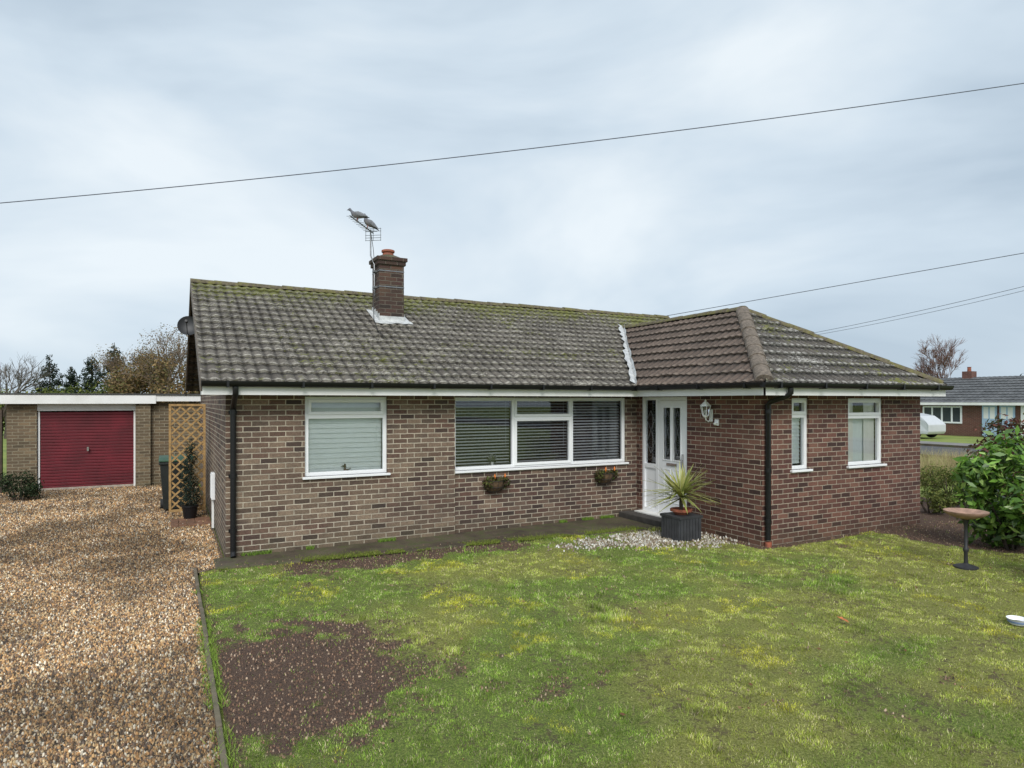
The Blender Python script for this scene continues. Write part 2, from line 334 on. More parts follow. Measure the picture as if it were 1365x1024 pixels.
# valley flashing
mb=MB(); A=Vector((WE0,YE,RZ)); B=Vector((WM,YE+(WR-RZ)/TAN,WR)); nn=22
nm=Vector((0,-s_,c)); nw=Vector((-sw,0,cw)); up=(nm+nw).normalized(); dv=(B-A).normalized()
d1=nm.cross(dv).normalized(); d1=d1 if d1.x<0 else -d1
d2=nw.cross(dv).normalized(); d2=d2 if d2.y<0 else -d2
for i in range(nn+1):
    p=A+(B-A)*(i/nn)+up*.02; w1=.11+random.uniform(-.05,.06); w2=.06+random.uniform(-.015,.02)
    mb.v+=[tuple(p+d1*w1+nm*.078),tuple(p+d1*.04+nm*.05),tuple(p+up*.03),tuple(p+d2*w2+nw*.078)]
for i in range(nn):
    for j in range(3): mb.f.append((i*4+j,i*4+j+1,i*4+5+j,i*4+4+j))
mb.build('valley_flashing',LEAD,roof,recalc=False)
# verges, fascias, soffits, gutters
VERGE=plain('dark_verge',(.13,.11,.09),.8,.3,8,.3)
for x in (VX0-.012,VX1-.02):
    mb=MB()
    for sgn in (1,-1):
        ye=YR-sgn*RUN
        mb.prism([(x,ye,RZ-.12),(x,YR,ZR-.11),(x,YR,ZR+.04),(x,ye,RZ+.03)],(.03,0,0))
    mb.build('bargeboard',VERGE,house)
mb=MB()
mb.lbox(FM,VX0+.01,WE0+.02,YF-YE-.02,YF-YE,ZS-.0,RZ); mb.lbox(FS,WYE,YE+.01,.33,.35,ZS,RZ); mb.lbox(FW,WE0,WE1,YW-WYE-.02,YW-WYE,ZS,RZ-.0)
mb.box(WE1-.022,WYE+.02,ZS,WE1-.002,YE,RZ); mb.box(VX0+.01,YE+.02,ZS,VX0+.03,YE+.34,RZ-.03)
mb.build('fascia',WHITED,house)
mb=MB(); mb.box(VX0+.03,YE+.02,ZS+.004,WE0+.3,YF,ZS+.016); mb.box(WE0+.02,WYE+.02,ZS+.004,WX,YE+.02,ZS+.015); mb.box(WX,WYE+.02,ZS+.004,WE1-.022,YW,ZS+.015); mb.box(X1,YW,ZS+.004,WE1-.022,YE,ZS+.015)
mb.build('soffit',WHITED,house)
def gut(mb,F,u0,u1,n):
    r=.058; pr=[(n+r+math.cos(math.pi+math.pi*k/8)*r, 2.415+math.sin(math.pi+math.pi*k/8)*r*1.3) for k in range(9)]
    mb.extr(F,pr,u0,u1)
    u=u0+.3
    while u<u1:
        mb.lbox(F,u,u+.03,n,n+2*r+.006,2.333,2.421); u+=.95
g=MB(); gut(g,FM,VX0,WE0-.05,YF-YE); g.build('gutter',BLACK,house,True)
g=MB(); gut(g,FS,WYE-.05,YE-.0,.35); g.build('gutter',BLACK,house,True)
g=MB(); gut(g,FW,WE0-.11,WE1+.04,YW-WYE); g.build('gutter',BLACK,house,True)
def pipe(x,yw,ye):
    g=MB(); g.tube([(x,ye,2.34),(x,ye,2.27),(x,ye+.03,2.23),(x,yw-.11,2.10),(x,yw-.06,2.06),(x,yw-.055,1.98),(x,yw-.055,.12),(x,yw-.06,.08),(x,yw-.11,.03)],.038,12)
    for z in (1.97,1.1,.35): g.tube([(x,yw-.055,z),(x,yw-.055,z+.06)],.044,12); g.box(x-.055,yw-.02,z+.01,x+.055,yw-.001,z+.05)
    g.build('downpipe',BLACK,house,True)
pipe(.77,YF,YE-.06)
g=MB(); x=7.83; yw=YW; ye=WYE-.06
g.tube([(x+.05,ye,2.34),(x+.05,ye,2.27),(x+.04,ye+.04,2.23),(x,yw-.09,2.14),(x,yw-.055,2.10),(x,yw-.055,.1)],.040,12)
for z in (1.97,1.1,.35): g.tube([(x,yw-.055,z),(x,yw-.055,z+.06)],.046,12)
g.build('downpipe',BLACK,house,True)
g=MB(); g.tube([(x,yw-.055,-.02),(x,yw-.055,.07)],.05,12); g.build('pipe_collar',TERRA,house,True)
# windows
def window(F,w,mull=[],trans=[],sash=[],n=-.04,sill=True,lab=None):
    u0,u1,z0,z1=w; t=.055; m=MB(); u0+=.002;u1-=.002;z1-=.002
    m.lbox(F,u0,u1,n-.07,n,z0,z0+t); m.lbox(F,u0,u1,n-.07,n,z1-t,z1); m.lbox(F,u0,u0+t,n-.07,n,z0+t,z1-t); m.lbox(F,u1-t,u1,n-.07,n,z0+t,z1-t)
    for u in mull: m.lbox(F,u-.035,u+.035,n-.068,n-.002,z0+t,z1-t)
    for a,b,z in trans: m.lbox(F,a,b,n-.066,n-.003,z-.035,z+.035)
    for a,b,c0,d0 in sash:
        for q in ((a,b,c0,c0+.045),(a,b,d0-.045,d0),(a,a+.045,c0+.045,d0-.045),(b-.045,b,c0+.045,d0-.045)): m.lbox(F,q[0],q[1],n-.05,n+.014,q[2],q[3])
    fr=m.build('window',WHITE,house,bevel=.004)
    if lab: fr['label']=lab
    p=MB(); P=lambda u,z:(F[0]+u*F[2]+(n-.035)*F[4],F[1]+u*F[3]+(n-.035)*F[5],z)
    p.add([P(u0+.02,z0+.02),P(u1-.02,z0+.02),P(u1-.02,z1-.02),P(u0+.02,z1-.02)],[(0,1,2,3)]); p.build('pane',GLASS,fr,recalc=False)
    if sill: MB().lbox(F,u0-.04,u1+.04,n-.02,.045,z0-.035,z0).build('sill',WHITE,fr,bevel=.005)
    MB().lbox(F,u0,u1,-.34,n-.075,z0-.02,z0+.012).build('inner_sill',WHITE,fr)
    return fr
def slats(F,u0,u1,z0,z1,n,pitch,wd,tilt,mat,parent,name='blind'):
    m=MB(); z=z1-.03; m.lbox(F,u0,u1,n-.02,n+.02,z1-.03,z1)
    while z>z0+.03:
        a=tilt+random.uniform(-.04,.04); dn,dz=math.cos(a)*wd/2,math.sin(a)*wd/2
        P=lambda u,nn,zz:(F[0]+u*F[2]+nn*F[4],F[1]+u*F[3]+nn*F[5],zz)
        m.add([P(u0,n-dn,z+dz),P(u1,n-dn,z+dz),P(u1,n+dn,z-dz),P(u0,n+dn,z-dz)],[(0,1,2,3)]); z-=pitch
    m.lbox(F,u0,u1,n-.015,n+.015,z0,z0+.02)
    m.tube([(F[0]+(u1-.08)*F[2]+(n+.024)*F[4],F[1]+(n+.024)*F[5],z1),(F[0]+(u1-.08)*F[2]+(n+.024)*F[4],F[1]+(n+.024)*F[5],z0+.3)],.003,4)
    return m.build(name,mat,parent,recalc=False)
a,b,z0,z1=W1
fr=window(FM,W1,trans=[(a+.05,b-.05,1.93)],sash=[(a+.05,b-.05,1.955,z1-.045)],lab='left window with a pale blind drawn down behind it')
slats(FM,a+.06,b-.06,z0+.03,z1-.03,-.142,.074,.080,1.35,BLND,fr)
a,b,z0,z1=WL; m1,m2=fx(686,YF+.07),fx(763,YF+.07)
fr=window(FR,WL,mull=[m1,m2],trans=[(m1,m2,1.87)],sash=[(m1+.01,m2-.01,1.885,z1-.02),(m1+.01,m2-.01,z0+.035,1.855)],lab='long three-part window with venetian blinds')
for p,q,tl in ((a+.05,m1-.03,.62),(m1+.03,m2-.03,.5),(m2+.03,b-.05,.72)): slats(FR,p,q,z0+.04,z1-.03,-.160,.052,.036,tl,SLAT,fr)
a,b,z0,z1=N1; fr=window(FW,N1,trans=[(a+.05,b-.05,1.93)],sash=[(a+.03,b-.03,1.95,z1-.03)],lab='narrow window of the wing')
slats(FW,a+.05,b-.05,z0+.03,1.9,-.14,.06,.062,1.3,BLND,fr)
a,b,z0,z1=N2; fr=window(FW,N2,trans=[(a+.05,b-.05,1.90)],sash=[(a+.03,b-.03,1.92,z1-.03)],lab='wider window of the wing with pale curtains')
for (p,q) in ((a+.04,a+.32),(b-.32,b-.04)):
    m=MB(); k=24; vs=[]
    for i in range(k+1):
        u=p+(q-p)*i/k; y=YW+.14+.012*math.sin(i*1.6); vs+=[(u,y,z0+.03),(u,y+.005,z1-.03)]
    m.add(vs,[(2*i,2*i+2,2*i+3,2*i+1) for i in range(k)])
    m.build('curtain',CURT,fr,True,False)
m=MB(); k=30; vs=[]
for i in range(k+1):
    u=a+.28+(b-a-.56)*i/k; y=YW+.17+.01*math.sin(i*1.9); vs+=[(u,y,z0+.03),(u,y,1.88)]
m.add(vs,[(2*i,2*i+2,2*i+3,2*i+1) for i in range(k)]); m.build('net_curtain',BLND,fr,True,False)
# front door (wing side wall, faces -X)
u0,u1,z0,z1=DR; n=-.03; m=MB(); us=9.22
m.lbox(FS,u0,u0+.06,n-.08,n,z0,z1); m.lbox(FS,u1-.06,u1,n-.08,n,z0,z1); m.lbox(FS,u0+.06,u1-.06,n-.08,n,z1-.06,z1); m.lbox(FS,us-.04,us+.04,n-.078,n-.002,z0,z1-.06); m.lbox(FS,us+.04,u1-.06,n-.076,n-.003,z0,z0+.07); m.lbox(FS,us+.04,u1-.06,n-.076,n-.003,.93,1.01); m.lbox(FS,u0+.06,us-.04,n-.08,n+.0,z0,z0+.04)
door_f=m.build('door_frame',WHITE,house,bevel=.004)
MB().lbox(FS,us+.04,u1-.06,n-.05,n-.03,z0+.07,.93).build('panel',WHITE,door_f)
m=MB().lbox(FS,us+.05,u1-.07,n-.045,n-.04,1.01,z1-.06); m.build('pane',GLASS,door_f)
d0,d1=u0+.065,us-.045; zt=z1-.065; zb=z0+.045; m=MB(); md=(d0+d1)/2
gl=[(d0+.13,md-.04),(md+.04,d1-.13)]; gz=(1.12,zt-.13)
us_=[d0,gl[0][0],gl[0][1],gl[1][0],gl[1][1],d1]
for i in (0,2,4): m.lbox(FS,us_[i],us_[i+1],n-.06,n-.006,zb,zt)
for i in (1,3): m.lbox(FS,us_[i],us_[i+1],n-.06,n-.006,zb,gz[0]); m.lbox(FS,us_[i],us_[i+1],n-.06,n-.006,gz[1],zt)
for (p,q) in gl:
    for e in ((p-.02,p),(q,q+.02)): m.lbox(FS,e[0],e[1],n-.03,n+.006,gz[0]-.02,gz[1]+.02)
    m.lbox(FS,p,q,n-.03,n+.006,gz[0]-.02,gz[0]); m.lbox(FS,p,q,n-.03,n+.006,gz[1],gz[1]+.02)
    for e in ((p,p+.012),(q-.012,q)): m.lbox(FS,e[0],e[1],n-.02,n+.002,.36,.95)
    m.lbox(FS,p+.012,q-.012,n-.02,n+.002,.36,.372); m.lbox(FS,p+.012,q-.012,n-.02,n+.002,.938,.95)
door=m.build('door',WHITE,house,bevel=.003)
for (p,q) in gl: MB().lbox(FS,p,q,n-.04,n-.035,gz[0],gz[1]).build('pane',GLASS,door)
for (p,q) in gl+[(us+.06,u1-.08)]:
    m=MB(); cx=(p+q)/2; zc=1.62; x=WX-n+.02
    for sg in (-1,1):
        m.tube([(x,cx,1.2),(x,cx+sg*(q-p)*.38,1.4),(x,cx,zc),(x,cx+sg*(q-p)*.38,1.8),(x,cx,1.98)],.005,4)
    m.tube([(x,p+.01,1.3),(x,q-.01,1.3)],.004,4); m.tube([(x,p+.01,1.9),(x,q-.01,1.9)],.004,4)
    m.build('lead_pattern',METAL,door)
x=WX-n; m=MB(); m.box(x-.03,d0+.035,1.0,x-.004,d0+.065,1.24); m.tube([(x-.02,d0+.05,1.14),(x-.06,d0+.05,1.14),(x-.065,d0+.16,1.14)],.009,8); m.build('handle',CHROME,door,True)
m=MB(); m.box(x-.012,md-.13,1.015,x+.001,md+.13,1.065); m.build('letterbox',CHROME,door,bevel=.003)
MB().box(WX-.42,8.35,-.02,WX+.02,YF+.06,.115).build('doorstep',CONCG,house,bevel=.012)
MB().box(WX-.16,8.42,.112,WX+.1,9.63,.135).build('threshold',WHITED,house)
# chimney
cx0,cx1,cy0,cy1=3.49,3.97,12.0,12.48; ct=4.86; m=MB()
m.box(cx0,cy0,3.3,cx1,cy1,ct-.13); m.box(cx0-.03,cy0-.03,ct-.13,cx1+.03,cy1+.03,ct-.055); m.box(cx0-.055,cy0-.055,ct-.055,cx1+.055,cy1+.055,ct+.015)
ch=m.build('chimney',BRC,house,bevel=.006)
xm,ym=(cx0+cx1)/2,(cy0+cy1)/2
MB().lathe((xm,ym,ct+.01),[(.30,0),(.26,.03),(.15,.075),(.12,.08)],16).build('flaunching',CONC,ch,True)
MB().lathe((xm,ym,ct+.07),[(.115,-.03),(.105,.05),(.10,.07),(.125,.085),(.125,.12),(.10,.13),(.085,.12),(.085,.05)],20).build('chimney_pot',TERRA,ch,True)
m=MB(); rz=lambda y: RZ+(y-YE)*TAN
def patch(pts,off=.06):
    m.prism([(x,y,rz(y)+off) for x,y in pts],(0,0,.012))
pts=[(cx0-.12,cy0-.12)]+[(cx0-.12+.72*i/12,cy0-.12+random.uniform(-.07,.03)) for i in range(1,12)]+[(cx1+.14,cy0-.12),(cx1+.13,cy0),(cx0-.11,cy0)]
patch(pts); patch([(cx0-.10,cy0),(cx0,cy0),(cx0,cy1+.1),(cx0-.09,cy1+.1)]); patch([(cx1,cy0),(cx1+.11,cy0),(cx1+.1,cy1+.1),(cx1,cy1+.1)])
m.box(cx0-.006,cy0-.008,rz(cy0)-.0,cx1+.006,cy0+.001,rz(cy0)+.15)
for i in range(4):
    y=cy0+i*.12; m.box(cx0-.007,y,rz(y)-.02,cx0+.001,y+.12,rz(y)+.20); m.box(cx1-.001,y,rz(y)-.02,cx1+.007,y+.12,rz(y)+.20)
m.build('chimney_flashing',LEAD,ch)
# ------------------------------------------------------------ aerial + pigeons
rear=atd(497,311,12.7); zb=rear.z
def atl(px,d): l=(px-682)/FPX*d; return Vector((SN*d+CS*l,CS*d-SN*l,zb))
front=atl(466,11.5); boom=(front-rear); bd=boom.normalized(); sd=bd.cross(Vector((0,0,1))).normalized()
mastp=rear+boom*.12
aer=thing('television_aerial','metal television aerial on a thin mast strapped to the left of the chimney','aerial',(mastp.x,mastp.y,4.2))
m=MB(); m.tube([(cx0-.04,cy0+.2,4.15),(cx0-.04,cy0+.2,4.75),(mastp.x,mastp.y,4.95),(mastp.x,mastp.y,zb+.03)],.014,8)
m.build('mast',METAL,aer,True)
m=MB(); m.tube([rear,front],.012,6); m.build('boom',METAL,aer)
for i in range(11):
    p=rear+boom*(.10+.088*i); L_=.12-.005*i; MB().tube([p-sd*L_,p+sd*L_],.0045,5).build('director_rod',METAL,aer)
m=MB()
for z in (-.14,-.09,-.04,.04,.09): m.tube([rear-sd*.16+Vector((0,0,z)),rear+sd*.16+Vector((0,0,z))],.005,5)
for k in (-.15,0,.15): m.tube([rear+sd*k-Vector((0,0,.15)),rear+sd*k+Vector((0,0,.1))],.005,5)
m.build('reflector',METAL,aer)
m=MB(); m.tube([(mastp.x,mastp.y,zb),(mastp.x+.05,mastp.y,5.1),(cx0-.03,cy0+.2,4.7),(cx0-.04,cy0+.2,4.3),(cx0-.07,cy0+.15,3.95),(cx0-.12,cy0-.05,rz(cy0-.05)+.1),(cx0-.2,cy0-.6,rz(cy0-.6)+.07),(cx0-.15,cy0-1.0,rz(cy0-1.)+.07)],.006,5); m.build('cable',BLACK,aer)
for z in (4.3,4.6):
    m=MB(); m.box(cx0-.07,cy0+.16,z,cx0-.001,cy0+.24,z+.035); m.box(cx0-.004,cy0-.004,z+.005,cx1+.004,cy1+.004,z+.025)
    m.build('bracket',METAL,aer)
WING=plain('wing_feather',(.19,.195,.215),.8,.35,40,.2); BLEG=plain('bird_leg',(.35,.1,.08),.7,.1,20,0)
def pigeon(pos,fw,pitch,label):
    fw=Vector(fw).normalized(); R=Matrix((fw,Vector((0,0,1)).cross(fw),Vector((0,0,1)))).transposed()@Matrix.Rotation(-pitch,3,'Y')
    t=thing('pigeon',label,'pigeon',pos)
    body=[(-.20,.015,.022,.006),(-.13,.028,.032,.012),(-.09,.045,.042,.03),(-.04,.06,.058,.05),(.02,.068,.065,.062),(.07,.082,.058,.06),(.105,.11,.04,.045),(.12,.14,.027,.031),(.13,.165,.024,.026),(.145,.182,.027,.027),(.163,.185,.022,.022),(.178,.178,.010,.010),(.183,.176,.003,.003)]
    vs=[];fs=[];n=12;cols=[]
    for i,(x,z,ry,rz_) in enumerate(body):
        for j in range(n):
            q=2*math.pi*j/n; vs.append(R@Vector((x-(.3*rz_*math.sin(q) if i>5 else 0),ry*math.cos(q),z+rz_*math.sin(q)))+Vector(pos)+Vector((0,0,.055)))
            cols.append((.20,.21,.25) if x>.09 else ((.28,.26,.26) if math.sin(q)<0 else (.2,.2,.22)) if x>-.12 else (.08,.08,.09))
    k=len(body)
    for i in range(k-1):
        for j in range(n): fs+= [i*n+j,i*n+(j+1)%n,(i+1)*n+(j+1)%n,(i+1)*n+j]
    tot=[4]*((k-1)*n)
    o=fast('body',vs,fs+list(range(n))+[(k-1)*n+j for j in range(n)],tot+[n,n],FEATH,np.array(cols),t,True)
    for sg in (-1,1):
        prof=[(.075,.10,.0,.012),(.04,.095,.035,.03),(-.02,.085,.04,.042),(-.08,.066,.03,.035),(-.14,.045,.016,.018),(-.18,.032,.008,.006)]; vs=[];fs=[];m_=8
        for (x,z,o_,h) in prof:
            for j in range(m_):
                q=2*math.pi*j/m_; vs.append(R@Vector((x,sg*(.035+o_*.75+.01*math.cos(q)),z+h*math.sin(q)))+Vector(pos)+Vector((0,0,.052)))
        for i in range(len(prof)-1):
            for j in range(m_): fs.append((i*m_+j,i*m_+(j+1)%m_,(i+1)*m_+(j+1)%m_,(i+1)*m_+j))
        MB().add(vs,fs).build('wing',WING,t,True)
    P=lambda a:R@Vector(a)+Vector(pos)+Vector((0,0,.055))
    m=MB(); m.tube([P((.176,0,.180)),P((.19,0,.176)),P((.203,0,.169))],[.007,.006,.001],6); m.build('beak',DARKM,t,True)
    for sg in (-1,1):
        b=P((.02,sg*.022,0)); ft=Vector((b.x,b.y,pos[2]+.012)); m=MB(); m.tube([b+Vector((0,0,.03)),ft],[.009,.005],6)
        for a_ in (-.5,0,.5,math.pi): m.tube([ft,ft+Matrix.Rotation(a_,3,'Z')@fw*.025],.003,4)
        m.build('leg',BLEG,t,True)
        e=P((.158,sg*.021,.190)); MB().lathe(e,[(.001,-.004),(.004,0),(.001,.004)],8).build('eye',BLACK,t,True)
    return t
LEFT=(-CS,SN,0)
pigeon(tuple(rear+boom*.66+Vector((0,0,.0))),LEFT,-.05,'upper grey pigeon, nearer the outer tip of the aerial')
pigeon(tuple(rear+boom*.22+Vector((0,0,.0))),(-CS,SN*.6-.1,0),.35,'lower grey pigeon, nearer the mast of the aerial')
# satellite dish
dp=Vector((.34,14.6,3.66)); dish=thing('satellite_dish','dark grey satellite dish on the left gable end','satellite dish',(.68,14.6,3.4))
aim=Vector((-.16,-.95,.22)).normalized(); q=aim.to_track_quat('Z','Y').to_matrix()
MB().lathe(dp,[(.001,-.035),(.09,-.028),(.16,-.005),(.20,.02),(.202,.026),(.16,.004),(.09,-.02),(.001,-.026)],24,q).build('dish',plain('dish_grey',(.025,.027,.03),.5,.2,8,0),dish,True)
m=MB(); m.tube([dp-aim*.03,dp-aim*.12,(.68,14.6,3.45)],.02,8); m.box(.655,14.52,3.35,.679,14.68,3.55); m.build('bracket',DARKM,dish)
m=MB(); m.tube([dp-q@Vector((0,.17,0)),dp-q@Vector((0,.19,0))+aim*.1,dp+aim*.26],.009,6); m.tube([dp+aim*.23,dp+aim*.32],.024,10); m.build('receiver_arm',DARKM,dish,True)
# wall lantern
def lantern():
    Y=(lambda t:(WX/(SN+CS*t))*(CS-SN*t))((948-682)/FPX); z=2.02; x=WX
    t=thing('wall_lantern','white coach lantern on the brick wall right of the front door','lantern',(x,Y,z-.1))
    m=MB(); m.box(x-.02,Y-.035,z-.2,x-.001,Y+.035,z+.0); m.build('wall_plate',WHITE,t,bevel=.006)
    m=MB(); m.tube([(x-.01,Y,z-.14),(x-.07,Y,z-.2),(x-.12,Y,z-.17),(x-.13,Y,z-.12)],.009,8); m.build('arm',WHITE,t,True)
    c=(x-.13,Y,z)
    m=MB(); m.lathe(c,[(.03,-.13),(.045,-.11),(.045,-.10),(.01,-.1)],6); m.lathe(c,[(.09,.05),(.085,.065),(.035,.115),(.03,.12)],6); m.lathe(c,[(.012,.115),(.02,.135),(.008,.155),(.002,.165)],8)
    for j in range(6):
        q=2*math.pi*j/6; m.tube([(c[0]+.045*math.cos(q),c[1]+.045*math.sin(q),z-.1),(c[0]+.08*math.cos(q),c[1]+.08*math.sin(q),z+.055)],.006,5)
    m.build('cage',WHITE,t)
    MB().lathe(c,[(.04,-.1),(.074,.05)],6).build('glass',GLASS,t)
    b=MB(); b.lathe((x-.13,Y,z-.05),[(.012,-.04),(.025,0),(.02,.035),(.004,.045)],10); b.build('bulb',WHITE,t,True)
lantern()
def sensor():
    Y=(lambda t:(WX/(SN+CS*t))*(CS-SN*t))((956-682)/FPX)
    t=thing('sensor','small white round sensor under the wall lantern','sensor',(WX,Y,1.8)); m=MB(); m.box(WX-.03,Y-.04,1.76,WX-.001,Y+.04,1.86); m.build('body',WHITE,t,bevel=.006)
    MB().lathe((WX-.045,Y,1.79),[(.005,-.03),(.028,-.015),(.034,.01),(.02,.02)],12).build('lens',WHITED,t,True)
sensor()
# ------------------------------------------------------------ foliage helper
PAL=dict(laurel=[(.20,.40,.05),(.27,.48,.08),(.13,.27,.04),(.38,.56,.13),(.08,.17,.035)],dark=[(.02,.045,.018),(.035,.06,.022),(.05,.08,.03)],red=[(.15,.05,.045),(.10,.08,.04),(.21,.075,.055),(.08,.10,.035)],
 low=[(.10,.15,.03),(.17,.21,.045),(.23,.25,.06)],con=[(.03,.055,.04),(.045,.075,.045),(.02,.04,.03)],hedge=[(.12,.18,.035),(.2,.25,.04),(.08,.09,.03),(.22,.14,.04)],basket=[(.09,.13,.03),(.14,.15,.04),(.12,.08,.04)],tan=[(.46,.37,.22),(.36,.28,.16),(.40,.40,.16)],brown=[(.30,.19,.08),(.38,.26,.12),(.22,.15,.08),(.2,.19,.07)])
def leaves(name,blobs,n,size,mat,parent,pal,aspect=.42,up=.5,shell=.5):
    B=np.array(blobs,float); w=(B[:,3]*B[:,4]*B[:,5])**(2/3); bi=RNG.choice(len(B),n,p=w/w.sum()); d=RNG.normal(size=(n,3)); d/=np.linalg.norm(d,axis=1)[:,None]
    r=shell+(1-shell)*RNG.random(n)**.5; r*=1+.1*RNG.normal(size=n); p=B[bi,:3]+d*B[bi,3:6]*r[:,None]; p[:,2]=np.maximum(p[:,2],.02)
    nr=d+RNG.normal(size=(n,3))*.6+np.array([0,0,up]); nr/=np.linalg.norm(nr,axis=1)[:,None]
    a=np.cross(nr,RNG.normal(size=(n,3))); a/=np.linalg.norm(a,axis=1)[:,None]; b=np.cross(nr,a); L_=size*(.7+.6*RNG.random(n))[:,None]; W_=L_*aspect
    V=np.stack([p-a*L_,p+b*W_-nr*W_*.2+a*L_*.1,p+a*L_-nr*L_*.25,p-b*W_-nr*W_*.2+a*L_*.1],1).reshape(-1,3)
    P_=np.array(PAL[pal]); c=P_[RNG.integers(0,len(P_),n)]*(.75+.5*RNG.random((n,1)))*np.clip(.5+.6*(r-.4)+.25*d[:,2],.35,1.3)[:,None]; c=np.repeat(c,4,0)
    return fast(name,V,np.arange(4*n),np.full(n,4),mat,c,parent)
def clump(c,r,k,f=.45):
    out=[]
    for _ in range(k):
        d=Vector((random.gauss(0,1),random.gauss(0,1),random.gauss(0,.8))).normalized(); rr=random.uniform(.7,1.15)*f
        out.append((c[0]+d.x*r[0]*.65,c[1]+d.y*r[1]*.65,c[2]+d.z*r[2]*.65,r[0]*rr,r[1]*rr,r[2]*rr))
    return out
def bush(name,label,cat,base,r,n,size,pal,mat=LEAFM,k=14,f=.45,aspect=.42,stems=6,group=None,lift=0):
    t=thing(name,label,cat,(base[0],base[1],0),group); c=(base[0],base[1],r[2]*.95+lift)
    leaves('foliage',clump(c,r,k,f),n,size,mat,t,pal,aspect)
    m=MB()
    for i in range(stems):
        a=random.uniform(0,6.28); e=Vector((base[0]+math.cos(a)*r[0]*.6,base[1]+math.sin(a)*r[1]*.6,c[2]+random.uniform(-.1,.5)*r[2])); b0=Vector((base[0]+math.cos(a)*.06,base[1]+math.sin(a)*.06,-.02))
        m.tube([b0,(b0+e)/2+Vector((0,0,.1*r[2])),e],[.018,.013,.005],5)
    m.build('stems',BARK,t); return t
# ------------------------------------------------------------ planter, yucca
pl=Vector((7.08,7.80,0)); t=thing('planter','dark grey slatted square tub on the white pebbles beside the front door','planter',pl)
def frust(m,c,h0,h1,a,b,rot=0):
    vs=[]
    for z,h in ((a,h0),(b,h1)):
        for x,y in ((-h,-h),(h,-h),(h,h),(-h,h)): vs.append((c.x+x,c.y+y,z))
    m.add(vs,[(0,3,2,1),(4,5,6,7)]+[(i,(i+1)%4,4+(i+1)%4,4+i) for i in range(4)])
m=MB(); frust(m,pl,.195,.215,.0,.36); m.build('tub',SLATE,t,bevel=.006)
m=MB(); frust(m,pl,.23,.235,.345,.385); m.build('rim',SLATE,t,bevel=.004)
for k in range(-3,4):
    o_=k*.06
    MB().box(pl.x+o_-.025,pl.y-.225,.02,pl.x+o_+.025,pl.y-.19,.345).build('side_slat',SLATE,t,bevel=.003); MB().box(pl.x-.225,pl.y+o_-.025,.02,pl.x-.19,pl.y+o_+.025,.345).build('side_slat',SLATE,t,bevel=.003)
t=thing('terracotta_pot','terracotta pot standing inside the dark grey tub','pot',(pl.x,pl.y,.386))
m=MB(); m.lathe((pl.x,pl.y,.387),[(.10,0),(.135,.04),(.14,.045),(.17,.05),(.17,.085),(.15,.09),(.14,.06),(.02,.055)],24); m.build('body',TERRA,t,True)
t=thing('spiky_plant','spiky striped yucca with arching sword leaves in the terracotta pot by the door','plant',(pl.x,pl.y,.45))
vs=[];loops=[];cols=[]; nb=120
for i in range(nb):
    az=random.uniform(0,6.28); el=math.asin(random.uniform(-.25,1)); L_=random.uniform(.45,.64); c0=Vector((pl.x,pl.y,.66+random.uniform(-.04,.12))); dr=Vector((math.cos(az)*math.cos(el),math.sin(az)*math.cos(el),math.sin(el))); sdv=dr.cross(Vector((0,0,1))).normalized() if abs(dr.z)<.99 else Vector((1,0,0))
    g_=random.choice([(.28,.36,.07),(.16,.27,.05),(.42,.45,.12),(.11,.18,.04)])
    b=len(vs)
    for k in range(6):
        u=k/5; p=c0+dr*L_*u+Vector((0,0,-.08*u*u*math.cos(el))); w_=.023*math.sin(math.pi*min(1,.25+u*.8))+.001
        vs+=[p-sdv*w_,p+Vector((0,0,-.004)),p+sdv*w_]; cc=(.60,.57,.22); cols+=[cc,g_,cc]
    for k in range(5):
        for j in range(2): loops+=[b+k*3+j,b+k*3+j+1,b+k*3+4+j,b+k*3+3+j]
fast('leaves',[tuple(v) for v in vs],loops,[4]*(len(loops)//4),LEAF,np.array(cols),t)
MB().tube([(pl.x,pl.y,.44),(pl.x,pl.y,.72)],.03,8).build('stem',BARK,t)
